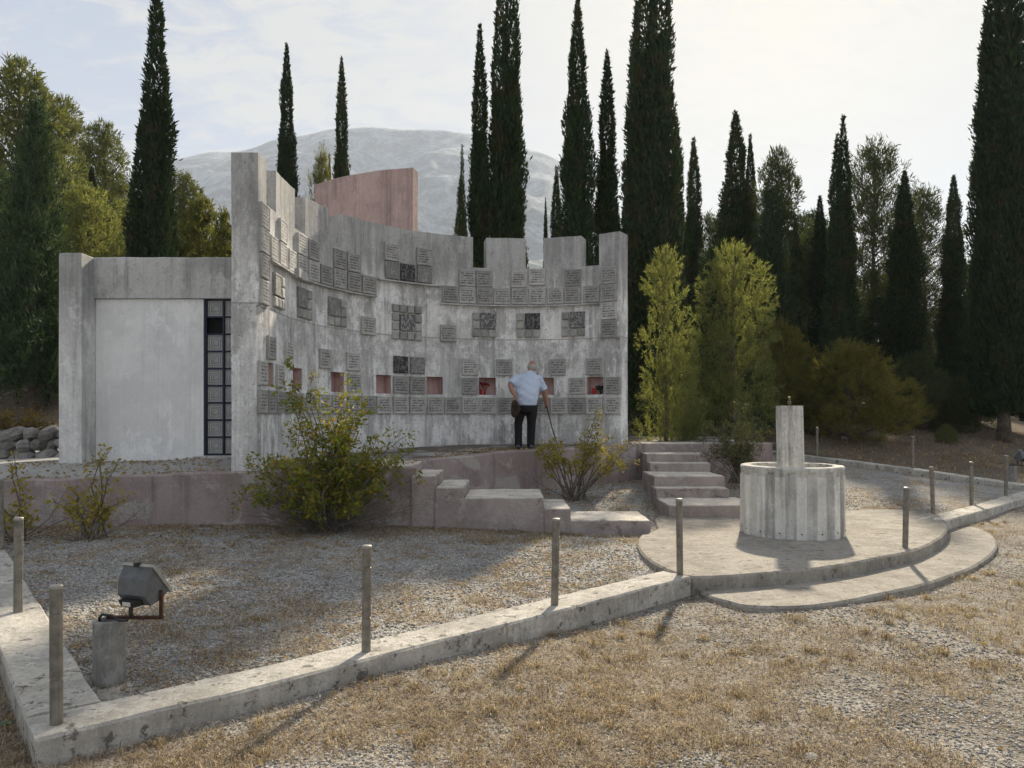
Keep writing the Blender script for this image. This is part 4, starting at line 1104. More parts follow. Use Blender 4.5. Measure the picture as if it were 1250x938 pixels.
def cypress(px, ytop, Y, wpx, proto, label, rot=None, sink=0.0, zbase=None):
    X = (px - CX) / F * Y; zb = float(terr(X, Y)) if zbase is None else zbase
    zt = CAMZ + (HY - ytop) / F * Y; H_ = zt - zb
    me, pr = PROTO[proto]; rad = wpx / F * Y / 2
    root = empty('cypress_tree', (X, Y, zb - sink)); tag(root, label, 'cypress', 'tall dark cypress trees')
    r_ = rp.uniform(0, 6.28) if rot is None else rot
    c_ = link('crown', me, root, (0, 0, 0), (0, 0, r_)); s_ = rad / pr * 1.05; c_.scale = (s_, s_, H_ / H0)
    t_ = link('trunk', TRK, root, (0, 0, 0), (0, 0, r_)); t_.scale = (max(.7, s_), max(.7, s_), H_ / H0)
    return root
cy = [  # px, top y, depth, width px, prototype, label, rotation
    (796, -110, 23.0, 72, 3, 'massive dark cypress just right of the memorial wall, running out of the top', 0.0),
    (826, 145, 25, 24, 1, 'thin cypress peeking out right of the massive one by the wall', 0),
    (705, -2, 16.5, 44, 0, 'tall single cypress left of a shorter one behind the right notches', 0),
    (741, 64, 17.2, 33, 1, 'slim pointed cypress between the tall one and the massive one', 0),
    (617, -80, 15.8, 50, 2, 'tall double-stemmed cypress behind the middle of the wall', 0.2),
    (586, 33, 15.6, 30, 1, 'slender cypress leaning against the double-stemmed one on its left', 0),
    (562, 178, 15.4, 26, 4, 'short scruffy cypress left of the slender one behind the wall', 0),
    (679, 205, 21, 20, 1, 'small cypress tip just left of the tall single cypress', 0),
    (666, 243, 22, 9, 1, 'tiny cypress tip above the wall, left of the other small tip', 0),
    (184, -28, 16.0, 64, 5, 'big twin-lobed cypress rising behind the white building', 0.1),
    (350, 55, 22, 30, 0, 'pointed cypress behind the left notches of the wall', 0),
    (417, 72, 24, 24, 1, 'slim pointed cypress behind the pink curved wall', 0),
    (402, 190, 24.5, 11, 1, 'very small cypress close left of the slim one behind the pink wall', 0),
    (847, 170, 28, 26, 1, 'narrow cypress standing alone right of the massive one', 0),
    (776, 120, 26, 30, 1, 'cypress half hidden behind the massive one by the wall', 0),
    (898, 137, 27, 46, 0, 'broad pointed cypress above the two young yellow-green pines', 0),
    (916, 166, 29, 20, 1, 'thin cypress touching the broad one above the young pines on its right', 0),
    (1026, 140, 24, 44, 2, 'tall two-stemmed cypress above the brown shrub', 0.4),
    (1001, 240, 25, 30, 0, 'dark short cypress left of the two-stemmed one', 0),
    (974, 262, 26, 30, 4, 'dark rounded cypress between the short one and the loose pine', 0),
    (1104, 210, 25, 40, 0, 'cypress standing free with sky on both sides, right of the brown shrub', 0),
    (1164, 215, 26, 32, 0, 'cypress beside the huge one at the right edge, its left neighbour', 0),
    (1226, -140, 21.0, 74, 3, 'huge dark cypress with bare trunk foot at the right edge', 1.9),
    (1268, 85, 23, 60, 0, 'cypress cut by the right edge behind the huge one', 0),
    (112, 205, 24, 24, 1, 'small dark cypress among the pines at the left', 0),
    (768, 300, 27, 60, 4, 'low dark cypress in the shade right of the wall end', 0),
    (835, 250, 30, 40, 4, 'dark broad cypress in the shade behind the young pines', 0),
]
for (px, yt, Y, wp, pr, lab, rz) in cy: cypress(px, yt, Y, wp, pr, lab, rz if rz else None, 0, 1.05 if lab.startswith('huge') else None)

def conifer(seed, H_, Rr, start, nb, tuft, L, W, shape='cone', up=.25, airy=1.0, bottom=0.0):
    """pine-like tree: trunk and limbs as tubes, needles as thin leaves in tufts along the limb ends"""
    rng = np.random.default_rng(seed); r_ = random.Random(seed); tb = MB(); C, D = [], []
    lean = Vector((r_.uniform(-.04, .04), r_.uniform(-.04, .04), 1))
    tb.tube([lean * (H_ * t) + Vector((math.sin(t * 5 + seed) * .05 * H_ * .2, 0, 0)) for t in (-.03, .15, .4, .7, .97)], [.030 * H_ * .6, .022 * H_ * .6, .016 * H_ * .6, .01 * H_ * .6, .004 * H_], 7)
    for b in range(nb):
        t = start + (1 - start) * ((b + r_.random()) / nb); z = H_ * t; k = (t - start) / (1 - start)
        ln = Rr * ({'cone': (1 - k) ** .75 + .10, 'round': math.sqrt(max(.03, 1 - (2 * k - .8) ** 2)) if k < .9 else .4, 'oval': (.35 + .65 * math.sin(math.pi * min(1, k * .85 + .15)))}[shape]) * r_.uniform(.65, 1.1)
        az = b * 2.4 + r_.uniform(-.4, .4); d = Vector((math.cos(az), math.sin(az), up + r_.uniform(-.15, .25) + .5 * k)).normalized()
        p0 = lean * z; p1 = p0 + d * ln * .55; p2 = p0 + d * ln + Vector((0, 0, ln * .12))
        tb.tube([p0, p1, p2], [.007 * H_ * .5 + .004, .011, .004], 4, False)
        m = max(3, int(tuft * ln / Rr))
        for q in range(m):
            f_ = .30 + .75 * (q + r_.random()) / m
            p = p0.lerp(p1, f_ / .55) if f_ < .55 else p1.lerp(p2, (f_ - .55) / .45)
            sp_ = .16 * ln
            C.append((p.x + r_.gauss(0, sp_), p.y + r_.gauss(0, sp_), p.z + r_.gauss(0, sp_ * .7))); D.append(tuple(d * .9 + Vector((0, 0, .55))))
    C = np.array(C); D = np.array(D); per = max(6, int(16 * airy)); n = len(C) * per
    Cc = np.repeat(C, per, 0) + rng.normal(size=(n, 3)) * L * .45; Dd = np.repeat(D, per, 0) + rng.normal(size=(n, 3)) * .75
    LL = L * rng.uniform(.6, 1.3, n)
    return tb, kites(Cc, Dd, LL, W * rng.uniform(.7, 1.3, n), rng, .2)
def clumpy(seed, H_, Rr, start, K, rc, tufts, per, L, W, up=.6, pointy=1.0, shoot=0.0):
    """tree or shrub whose crown is built of separate foliage clumps carried by limbs"""
    rng = np.random.default_rng(seed); r_ = random.Random(seed); tb = MB(); C, D = [], []
    tb.tube([(0, 0, -.05 * H_), (.02 * H_, 0, .3 * H_), (-.01 * H_, .01 * H_, .65 * H_), (0, 0, .95 * H_)], [.022 * H_, .016 * H_, .010 * H_, .003 * H_], 7)
    for k in range(K):
        t = start + (1 - start) * (k + r_.random()) / K; q = (t - start) / (1 - start)
        env = math.sin(math.pi * (.18 + .82 * q) ** (.8 * pointy)) ** .7 if q < 1 else .05
        az = k * 2.4 + r_.uniform(-.5, .5); rad = Rr * env * math.sqrt(r_.uniform(.15, 1))
        c = Vector((rad * math.cos(az), rad * math.sin(az), H_ * t)); p0 = Vector((0, 0, max(.02 * H_, c.z - rad * r_.uniform(.5, 1.0))))
        tb.tube([p0, p0.lerp(c, .5) + Vector((0, 0, -.05 * rad)), c], [.007 * H_, .005 * H_, .002 * H_], 5, False)
        rk = rc * r_.uniform(.5, 1.5) * (1 - .45 * q)
        out = Vector((c.x, c.y, 0)).normalized() if rad > 1e-3 else Vector((0, 0, 1))
        for j in range(int(tufts * (rk / rc) ** 2)):
            d = Vector((r_.gauss(0, 1), r_.gauss(0, 1), r_.gauss(.1, 1))).normalized(); e = c + Vector((d.x * rk, d.y * rk, d.z * rk * .8)) * r_.uniform(.6, 1.1)
            C.append(tuple(e)); D.append(tuple(d * .7 + out * .3 + Vector((0, 0, up))))
    C = np.array(C); D = np.array(D); n = len(C) * per
    Cc = np.repeat(C, per, 0) + rng.normal(size=(n, 3)) * L * (.3 if not shoot else .10); Dd = np.repeat(D, per, 0) + rng.normal(size=(n, 3)) * .5
    if shoot: Cc = Cc + np.repeat(unit(D), per, 0) * (rng.random(n) * shoot)[:, None]
    return tb, kites(Cc, Dd, L * rng.uniform(.6, 1.3, n), W * rng.uniform(.7, 1.3, n), rng, .2)
TC = {}
def tree(name, label, cat, proto, px, ytop, Y, wpx, mat, group=None, rot=0.0, zb=None):
    tb, (v, f), h0, r0 = proto
    key = (id(tb), mat)
    if key not in TC: TC[key] = (mesh_data('trunk', tb.v, tb.f, M['bark']), mesh_data('crown', v, f, M[mat]))
    X = (px - CX) / F * Y; z0 = float(terr(X, Y)) if zb is None else zb
    H_ = CAMZ + (HY - ytop) / F * Y - z0; root = empty(name, (X, Y, z0)); tag(root, label, cat, group)
    s_ = wpx / F * Y / 2 / r0
    for nm, me in (('trunk', TC[key][0]), ('crown', TC[key][1])):
        o = link(nm, me, root, (0, 0, 0), (0, 0, rot)); o.scale = (s_, s_, H_ / h0)
    return root
P1 = (*clumpy(21, 10, 2.5, .12, 60, .95, 90, 9, .26, .05, .5), 10, 2.9)
P2 = (*conifer(22, 10, 2.3, .22, 90, 12, .26, .04, 'oval', .3, 1.6), 10, 2.4)
P3 = (*conifer(23, 10, 2.2, .04, 150, 16, .28, .05, 'cone', .1, 1.3), 10, 2.3)
P4 = (*clumpy(24, 4, 1.05, .10, 19, .56, 110, 22, .12, .016, .35, .78, .24), 4, 1.3)
P5 = (*clumpy(25, 4, .95, .08, 17, .50, 110, 22, .12, .016, .35, .82, .24), 4, 1.15)
P6 = (*clumpy(26, 3, 1.7, .10, 44, .48, 76, 16, .13, .020, .6, .75, .22), 3, 2.0)
P7 = (*clumpy(27, 8, 2.4, .06, 70, .80, 85, 8, .22, .07, .2, .8), 8, 2.7)
gl_ = 'pines on the slope at the left'
tree('pine_tree', 'tall olive-green pine at the top left corner', 'pine', P1, 24, 88, 24, 170, 'pine', gl_, .3)
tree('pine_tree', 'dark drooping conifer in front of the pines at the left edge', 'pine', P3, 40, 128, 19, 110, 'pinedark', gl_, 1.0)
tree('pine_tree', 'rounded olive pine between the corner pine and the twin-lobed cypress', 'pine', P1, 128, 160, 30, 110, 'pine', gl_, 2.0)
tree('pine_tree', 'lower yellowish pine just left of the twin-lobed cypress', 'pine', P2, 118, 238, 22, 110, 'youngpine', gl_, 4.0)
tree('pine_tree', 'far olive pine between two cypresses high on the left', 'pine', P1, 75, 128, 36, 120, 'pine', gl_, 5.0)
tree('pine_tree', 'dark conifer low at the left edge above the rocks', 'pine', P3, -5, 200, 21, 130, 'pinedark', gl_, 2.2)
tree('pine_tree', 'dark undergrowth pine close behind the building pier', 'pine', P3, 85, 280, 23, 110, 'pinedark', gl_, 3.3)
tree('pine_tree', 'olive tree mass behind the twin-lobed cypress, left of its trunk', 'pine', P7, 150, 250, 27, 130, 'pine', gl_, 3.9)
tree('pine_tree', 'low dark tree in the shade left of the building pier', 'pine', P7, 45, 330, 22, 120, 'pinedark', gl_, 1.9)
tree('pine_tree', 'far tree on the slope at the left edge', 'pine', P7, -30, 170, 32, 170, 'pine', gl_, .9)
gy = 'yellow-green trees behind the building'
tree('broad_tree', 'yellow-green tree between the twin-lobed cypress and the wall end', 'tree', P7, 245, 246, 25, 110, 'yellowtree', gy, .5)
tree('broad_tree', 'lower yellow-green tree right against the wall end', 'tree', P7, 272, 262, 22, 80, 'yellowtree', gy, 1.5)
tree('broad_tree', 'dark green tree top behind the yellow-green tree', 'tree', P7, 225, 215, 34, 90, 'pine', gy, 2.5)
tree('broad_tree', 'small yellow-green tree top left of the pink curved wall', 'tree', P2, 388, 198, 20, 42, 'yellowtree', gy, .7)
gr_ = 'pines of the wood at the right'
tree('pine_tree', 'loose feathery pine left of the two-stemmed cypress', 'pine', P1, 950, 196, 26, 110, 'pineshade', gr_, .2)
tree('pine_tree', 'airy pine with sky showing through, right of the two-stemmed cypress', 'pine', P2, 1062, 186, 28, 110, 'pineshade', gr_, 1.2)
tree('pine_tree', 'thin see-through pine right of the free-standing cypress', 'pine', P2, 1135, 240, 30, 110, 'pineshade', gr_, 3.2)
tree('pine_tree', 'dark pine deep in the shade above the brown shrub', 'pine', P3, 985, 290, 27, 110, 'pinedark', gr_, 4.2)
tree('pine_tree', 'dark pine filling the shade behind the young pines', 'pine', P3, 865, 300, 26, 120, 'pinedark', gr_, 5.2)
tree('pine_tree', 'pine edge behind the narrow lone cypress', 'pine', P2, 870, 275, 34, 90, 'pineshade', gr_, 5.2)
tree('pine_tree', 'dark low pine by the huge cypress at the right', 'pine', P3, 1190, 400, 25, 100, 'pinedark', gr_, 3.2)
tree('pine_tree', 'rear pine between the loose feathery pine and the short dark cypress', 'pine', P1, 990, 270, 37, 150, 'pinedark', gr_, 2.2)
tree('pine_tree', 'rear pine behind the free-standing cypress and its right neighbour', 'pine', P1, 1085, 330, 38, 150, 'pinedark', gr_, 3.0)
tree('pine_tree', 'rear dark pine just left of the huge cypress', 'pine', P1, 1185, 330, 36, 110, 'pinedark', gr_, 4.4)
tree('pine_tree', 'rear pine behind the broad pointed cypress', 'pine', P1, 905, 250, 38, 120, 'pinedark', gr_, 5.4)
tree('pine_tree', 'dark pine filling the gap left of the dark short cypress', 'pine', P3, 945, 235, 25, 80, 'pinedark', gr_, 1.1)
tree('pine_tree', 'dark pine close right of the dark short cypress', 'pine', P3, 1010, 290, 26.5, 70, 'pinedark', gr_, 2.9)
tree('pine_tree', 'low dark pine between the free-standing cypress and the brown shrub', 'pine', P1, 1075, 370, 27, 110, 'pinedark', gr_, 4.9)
gp = 'young bright pines right of the wall'
tree('young_pine', 'young yellow-green pine nearest the right end of the memorial wall', 'pine', P5, 812, 322, 14.7, 84, 'youngpine', gp, .3)
tree('young_pine', 'taller bushy young yellow-green pine above the basin pillar', 'pine', P4, 896, 312, 16.6, 112, 'youngpine', gp, 1.3)
gs = 'shrubs in front of the wood'
tree('shrub', 'wide olive-brown feathery shrub behind the basin', 'shrub', P6, 1035, 428, 19.5, 175, 'rustshrub', gs, .4)
tree('shrub', 'olive shrub left of the wide brown shrub behind the pillar', 'shrub', P6, 955, 405, 20.5, 120, 'rustshrub', gs, 1.6)
tree('shrub', 'low green shrub right of the wide brown shrub', 'shrub', P6, 1172, 468, 22.5, 80, 'pineshade', gs, 2.6)
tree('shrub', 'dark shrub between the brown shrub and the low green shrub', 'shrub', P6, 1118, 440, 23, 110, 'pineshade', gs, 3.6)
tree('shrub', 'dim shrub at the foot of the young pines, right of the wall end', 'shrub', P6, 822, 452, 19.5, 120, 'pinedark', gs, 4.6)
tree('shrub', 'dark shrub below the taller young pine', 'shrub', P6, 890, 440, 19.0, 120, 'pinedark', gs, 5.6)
tree('shrub', 'tiny green bush in the dry grass near the huge cypress', 'shrub', P6, 1155, 520, 20.0, 30, 'pine', gs, .9)

# ------------------------------------------------------------------ near bushes with leaves and bare twigs
def bush(name, label, base, stems, leaf_len, nleaf, mat, seed, bare=0, spread=.35, zmin=None, cat='bush', leafstart=.3):
    """stems: list of (tip offset x,y,z); each stem branches into side twigs that carry leaves"""
    rng = np.random.default_rng(seed); r_ = random.Random(seed); tw_ = MB(); pts = []; dirs = []
    root = empty(name, base); tag(root, label, cat)
    B = Vector((0, 0, 0))
    for tip in stems:
        T = Vector(tip); ln = T.length; mid = T * .5 + Vector((r_.gauss(0, .06), r_.gauss(0, .06), ln * .10)); b0 = Vector((r_.gauss(0, .07), r_.gauss(0, .07), -.05))
        path = [b0, b0.lerp(mid, .5) + Vector((r_.gauss(0, .02), r_.gauss(0, .02), 0)), mid, mid.lerp(T, .5) + Vector((r_.gauss(0, .04), r_.gauss(0, .04), .02)), T]
        tw_.tube(path, [.011, .009, .007, .005, .002], 5, False)
        for k in range(9):
            f_ = leafstart + (1 - leafstart) * (k + r_.random()) / 9; i = min(3, int(f_ * 4)); p = path[i].lerp(path[i + 1], f_ * 4 - i)
            d = Vector((r_.gauss(0, 1), r_.gauss(0, 1), r_.gauss(.35, .6))).normalized(); l = ln * spread * r_.uniform(.4, 1.0) * (1.1 - .5 * f_)
            e = p + d * l; m_ = p.lerp(e, .5) + Vector((0, 0, .03)); tw_.tube([p, m_, e], [.0035, .0025, .0012], 4, False)
            for q in range(5):
                g_ = .25 + .75 * (q + r_.random()) / 5; x_ = p.lerp(m_, g_ * 2) if g_ < .5 else m_.lerp(e, g_ * 2 - 1); pts.append(tuple(x_)); dirs.append(tuple(d))
    for k in range(bare):
        az = r_.uniform(0, 6.28); ln = r_.uniform(.6, 1.1); d = Vector((math.cos(az), math.sin(az) * .6, r_.uniform(.1, .9))).normalized()
        p1 = d * ln * .5; p2 = d * ln + Vector((r_.gauss(0, .1), r_.gauss(0, .1), r_.gauss(-.02, .1)))
        tw_.tube([B, p1, p2], [.006, .004, .0015], 4, False)
        for q in range(4):
            s_ = p1.lerp(p2, r_.random()); e = s_ + Vector((r_.gauss(0, .16), r_.gauss(0, .12), r_.gauss(.05, .14))); tw_.tube([s_, e], [.002, .0009], 3, False)
    pts = np.array(pts); dirs = np.array(dirs); idx = rng.integers(0, len(pts), nleaf)
    C = pts[idx] + rng.normal(size=(nleaf, 3)) * leaf_len * .55; D = dirs[idx] * .5 + rng.normal(size=(nleaf, 3)) * .7 - np.array([0, 0, .25])
    if zmin is not None: ok = C[:, 2] > zmin; C, D = C[ok], D[ok]
    L = leaf_len * rng.uniform(.55, 1.25, len(C))
    v, f = kites(C, D, L, L * rng.uniform(.38, .55, len(C)), rng, .22)
    link('leaves', mesh_data('leaves', v, f, M[mat]), root); link('stem', mesh_data('stem', tw_.v, tw_.f, M['twig']), root)
    return root
rb = random.Random(4)
stems = []
for i in range(46):     # the big bush: mound about 1.9 m wide and 1.75 m tall
    a = rb.uniform(0, 6.28); r_ = rb.uniform(.15, .95) ; z = (1.65 if r_ < .45 else 1.25) * math.sqrt(max(.1, 1 - (r_ * .95) ** 2)) * rb.uniform(.55, 1.05)
    stems.append((r_ * math.cos(a) * .98, r_ * math.sin(a) * .62, z))
stems += [(-.35, 0, 1.80), (-.2, .1, 1.7), (.1, 0, 1.62), (-.85, -.1, .75), (.75, -.1, 1.05), (.85, -.05, .9), (-.9, 0, .35), (.4, -.4, .3), (-.3, -.45, .3), (0, -.5, .4), (.6, -.3, .45), (-.6, -.35, .5)]
bush('bush', 'large leafy green bush turning yellow in front of the retaining wall', Vector((-2.10, 8.52, .27)), [(a * 1.16, b, c * 1.03) for a, b, c in stems], .060, 9000, 'bush', 31, bare=90, spread=.24)
stems = [(rb.gauss(0, .30), rb.gauss(0, .18), rb.uniform(.45, .85)) for _ in range(22)] + [(.30, 0, 1.12), (.26, .05, 1.05), (.34, -.05, .98), (.55, 0, .62), (-.42, 0, .72), (-.45, 0, .6)]
bush('bush', 'small yellow-green bush in the pocket below the old man', Vector((.93, 11.2, .30)), [(a * 1.22, b, c * 1.2) for a, b, c in stems], .042, 4200, 'bushyellow', 32, bare=4, spread=.26, leafstart=.5)
stems = [(rb.gauss(0, .26), rb.gauss(0, .18), rb.uniform(.4, 1.0)) for _ in range(26)] + [(.02, 0, 1.32), (.1, 0, 1.25), (-.5, 0, .95), (-.6, 0, .78), (.45, 0, .7)]
bush('bush', 'upright grey-green shrub beside the right stairs, left of the basin', Vector((3.85, 12.6, .5)), stems, .05, 3800, 'greybush', 33, bare=5, spread=.28, leafstart=.35)
stems = [(rb.gauss(0, .16), rb.gauss(0, .1), rb.uniform(.15, .55)) for _ in range(9)] + [(.22, 0, 1.02), (.30, 0, .85), (.10, 0, .95), (-.25, 0, .6)]
bush('bush', 'sparse yellow-leaved sapling against the pink wall at the left', Vector((-4.55, 8.05, .22)), stems, .062, 620, 'bushyellow', 34, bare=7, spread=.2, leafstart=.35)
stems = [(rb.gauss(0, .14), rb.gauss(0, .1), rb.uniform(.2, .6)) for _ in range(7)] + [(-.05, 0, .95), (-.12, .05, .85)]
bush('bush', 'thin half-bare sapling by the pink wall at the left edge', Vector((-5.3, 8.0, .24)), stems, .06, 300, 'bushyellow', 35, bare=9, spread=.2, leafstart=.4)
stems = [(rb.gauss(0, .6), rb.gauss(0, .2), rb.uniform(.15, .45)) for _ in range(20)]
bush('bush', 'low orange-leaved brush above the dry-stone wall', Vector((-8.9, 13.4, 1.2)), stems, .08, 1000, 'autumn', 36, bare=20, spread=.4, leafstart=.3)
for i, (x, y) in enumerate(((-2.98, 8.75), (-3.02, 8.55))):
    pass

# ------------------------------------------------------------------ gravel stones, straw and leaf litter
def in_poly(x, y, P):
    r_ = np.zeros(len(x), bool); n = len(P); j = n - 1
    for i in range(n):
        xi, yi, xj, yj = P[i][0], P[i][1], P[j][0], P[j][1]
        c_ = ((yi > y) != (yj > y)) & (x < (xj - xi) * (y - yi) / (yj - yi + 1e-12) + xi); r_ ^= c_; j = i
    return r_
DISC = [tuple(p) for p in smooth_poly(poly)]; CRES = [tuple(p) for p in smooth_poly(cp)]
def clear(x, y): return ~in_poly(x, y, DISC) & ~in_poly(x, y, CRES)
def in_steps(x, y):
    return ((x > -1.25) & (x < 1.68) & (y > 8.86) & (y < 9.98)) | ((x > 2.12) & (x < 3.45) & (y > 10.15))
rng = np.random.default_rng(77)
def field(x, y, k=1.0, s=0.0):
    return (np.sin(1.9 * k * x + .7 * k * y + s) + np.sin(2.7 * k * y - 1.1 * k * x + 2 * s) + np.sin(4.3 * k * x + 3.1 * k * y + 3 * s) * .7 + np.sin(6.1 * k * y - 5.3 * k * x + s) * .6 + np.sin(11 * k * x + 9 * k * y) * .4) / 2.3
def scatter(n, rmin, rmax, half=.82, pw=.9):
    q = rng.random(n); d = (rmin ** (1 - pw) + q * (rmax ** (1 - pw) - rmin ** (1 - pw))) ** (1 / (1 - pw)) if pw != 1 else rmin * (rmax / rmin) ** q
    a = rng.uniform(-half, half, n); return d * np.sin(a), d * np.cos(a), d
# stones: little six-cornered pebbles
OV = np.array([(1, 0, 0), (-1, 0, 0), (0, 1, 0), (0, -1, 0), (0, 0, 1), (0, 0, -1)], float)
OF = np.array([(0, 2, 4), (2, 1, 4), (1, 3, 4), (3, 0, 4), (2, 0, 5), (1, 2, 5), (3, 1, 5), (0, 3, 5)])
def pebbles(x, y, z, size):
    n = len(x); a = rng.random(n) * 6.28; sc3 = np.stack([size * rng.uniform(.7, 1.3, n), size * rng.uniform(.6, 1.1, n), size * rng.uniform(.4, .8, n)], 1)
    v = OV[None] * (1 + rng.uniform(-.3, .3, (n, 6, 3))) * sc3[:, None]; v = v + rng.normal(size=v.shape) * size[:, None, None] * .18
    c_, s_ = np.cos(a)[:, None], np.sin(a)[:, None]
    V = np.stack([v[..., 0] * c_ - v[..., 1] * s_ + x[:, None], v[..., 0] * s_ + v[..., 1] * c_ + y[:, None], v[..., 2] + z[:, None]], 2).reshape(-1, 3)
    return V, (OF[None] + (np.arange(n) * 6)[:, None, None]).reshape(-1, 3)
x, y, d = scatter(110000, 3.4, 13.5)
u_, v_ = uv(x, y); ok = (u_ > .33) & (u_ < 15.35) & (v_ > .33) & (v_ < 8) & clear(x, y) & ~in_steps(x, y)
wallx = np.array([e[0] for e in edge]); wally = np.array([e[1] for e in edge]); ok &= y < np.interp(x, wallx, wally) - .04
ok &= (field(x, y, .9) + rng.normal(size=len(x)) * .5 < .55)
x, y, d = x[ok], y[ok], d[ok]
st_o = build('gravel', pebbles(x, y, gravz(x, y) + .003, rng.uniform(.006, .0125, len(x)) * (1 + d * .03)), M['gravel'], origin=(0, 6, 0)); tag(st_o, 'loose grey gravel spread over the kerbed beds', 'gravel', kind='stuff')
x, y, d = scatter(90000, 2.6, 12)
u_, v_ = uv(x, y); ok = ((v_ < -.03) | (u_ < -.02)) & clear(x, y) & (field(x, y, .8, 1.0) + rng.normal(size=len(x)) * .35 > -.05); x, y, d = x[ok], y[ok], d[ok]
st_2 = build('gravel', pebbles(x, y, terr(x, y) + .002, rng.uniform(.004, .011, len(x)) * (1 + d * .03)), M['gravel'], origin=(0, 6, 0)); tag(st_2, 'loose gravel showing between the dry grass outside the kerb', 'gravel', kind='stuff')

def blades(x, y, z, ln, wd, flat):
    n = len(x); a = rng.random(n) * 6.28; b = a + rng.normal(size=n) * .6
    P = np.stack([x, y, z], 1); e1 = np.stack([np.cos(a) * flat, np.sin(a) * flat, np.sqrt(np.clip(1 - flat ** 2, .0025, 1))], 1)
    f2 = np.clip(flat + .35, 0, 1.0); e2 = np.stack([np.cos(b) * f2, np.sin(b) * f2, rng.uniform(-.25, .25, n)], 1)
    s_ = np.stack([-np.sin(a), np.cos(a), np.zeros(n)], 1) * wd[:, None] * .5
    m = P + e1 * (ln * .5)[:, None]; t = m + e2 * (ln * .5)[:, None]; t[:, 2] = np.maximum(t[:, 2], z + .002)
    V = np.stack([P - s_, P + s_, m - s_ * .8, m + s_ * .8, t], 1).reshape(-1, 3); k = np.arange(n) * 5
    Fc = np.concatenate([np.stack([k, k + 1, k + 3], 1), np.stack([k, k + 3, k + 2], 1), np.stack([k + 2, k + 3, k + 4], 1)])
    return V, Fc
# dry grass outside the kerb: matted clumps
nc = 25000; cx_, cy_, cd = scatter(nc, 2.7, 16, .84, .95)
dens = field(cx_, cy_, .8, 1.0); okc = dens + rng.normal(size=nc) * .28 < .12; cx_, cy_, cd = cx_[okc], cy_[okc], cd[okc]
per = 12; n = len(cx_) * per; cr_ = np.repeat(.03 + .05 * rng.random(len(cx_)), per)
x = np.repeat(cx_, per) + rng.normal(size=n) * cr_; y = np.repeat(cy_, per) + rng.normal(size=n) * cr_; d = np.repeat(cd, per)
u_, v_ = uv(x, y); ok = ((v_ < -.015) | (u_ < -.01) | ((u_ > 15.7))) & clear(x, y) & ~((v_ < .35) & (v_ > -.08) & (u_ > 9.95) & (u_ < 15.6)); x, y, d = x[ok], y[ok], d[ok]; n = len(x)
go = build('dry_grass', blades(x, y, terr(x, y), rng.uniform(.03, .095, n), rng.uniform(.0016, .0032, n) * (1 + d * .06), np.clip(rng.normal(.86, .12, n), .2, .995)), M['straw'], origin=(0, 5, 0))
tag(go, 'matted straw-coloured dry grass outside the kerb', 'grass', kind='stuff')
# raised tufts that throw small shadows
nc = 2200; cx_, cy_, cd = scatter(nc, 2.8, 13, .84, .95); okc = field(cx_, cy_, .8, 1.0) < .3; cx_, cy_, cd = cx_[okc], cy_[okc], cd[okc]; nc = len(cx_); per = 60; n = nc * per; cr_ = np.repeat(.02 + .09 * rng.random(nc) ** 2, per)
x = np.repeat(cx_, per) + rng.normal(size=n) * cr_; y = np.repeat(cy_, per) + rng.normal(size=n) * cr_; d = np.repeat(cd, per); hh = np.repeat(rng.uniform(.035, .10, nc), per)
u_, v_ = uv(x, y); ok = ((v_ < -.015) | (u_ < -.01)) & clear(x, y) & ~((v_ > -.08) & (u_ > 9.95) & (u_ < 15.6)); x, y, d, hh = x[ok], y[ok], d[ok], hh[ok]; n = len(x)
gr2 = build('dry_grass', blades(x, y, terr(x, y), hh * rng.uniform(.6, 1.2, n), rng.uniform(.0018, .0036, n) * (1 + d * .06), np.clip(rng.normal(.55, .2, n), .05, .98)), M['straw'], origin=(0, 5, 0))
tag(gr2, 'upright straw tufts standing out of the matted dry grass', 'grass', kind='stuff')
# far dry grass beyond the beds at the right and on the left slope
x, y, d = scatter(60000, 12, 34, .72, .6); u_, v_ = uv(x, y)
ok = ((u_ > 15.72) | (x < -6.3) & (y > 13.2)); x, y, d = x[ok], y[ok], d[ok]; n = len(x)
gf = build('dry_grass', blades(x, y, terr(x, y), rng.uniform(.07, .2, n), rng.uniform(.008, .016, n), np.clip(rng.normal(.8, .15, n), .2, .995)), M['strawd'], origin=(0, 15, 0))
tag(gf, 'dull dry grass and needles under the trees', 'grass', kind='stuff')
# tufts in the gravel beds
nc = 7200; cx_, cy_, cd = scatter(nc, 3.6, 15, .8, .8)
okc = field(cx_, cy_, 1.0, 2.0) + rng.normal(size=nc) * .5 > .2; cx_, cy_, cd = cx_[okc], cy_[okc], cd[okc]
nw = 420; wx_ = rng.uniform(-6.2, 1.5, nw); wy_ = np.where(wx_ < -1.2, np.interp(wx_, wallx, wally) - .05, 8.87) - rng.random(nw) ** 2 * .7
cx_ = np.concatenate([cx_, wx_]); cy_ = np.concatenate([cy_, wy_]); cd = np.concatenate([cd, np.hypot(wx_, wy_)])
per = 34; n = len(cx_) * per; cr_ = np.repeat(.03 + .08 * rng.random(len(cx_)) ** 2, per)
x = np.repeat(cx_, per) + rng.normal(size=n) * cr_ * 1.4; y = np.repeat(cy_, per) + rng.normal(size=n) * cr_; d = np.repeat(cd, per)
u_, v_ = uv(x, y); ok = (u_ > .34) & (u_ < 15.35) & (v_ > .33) & (v_ < 8) & clear(x, y) & ~in_steps(x, y) & (y < np.interp(x, wallx, wally) - .03); x, y, d = x[ok], y[ok], d[ok]; n = len(x)
gt = build('dry_grass', blades(x, y, gravz(x, y), rng.uniform(.03, .085, n), rng.uniform(.0022, .004, n) * (1 + d * .06), np.clip(rng.normal(.78, .16, n), .1, .99)), M['straw'], origin=(0, 6, 0))
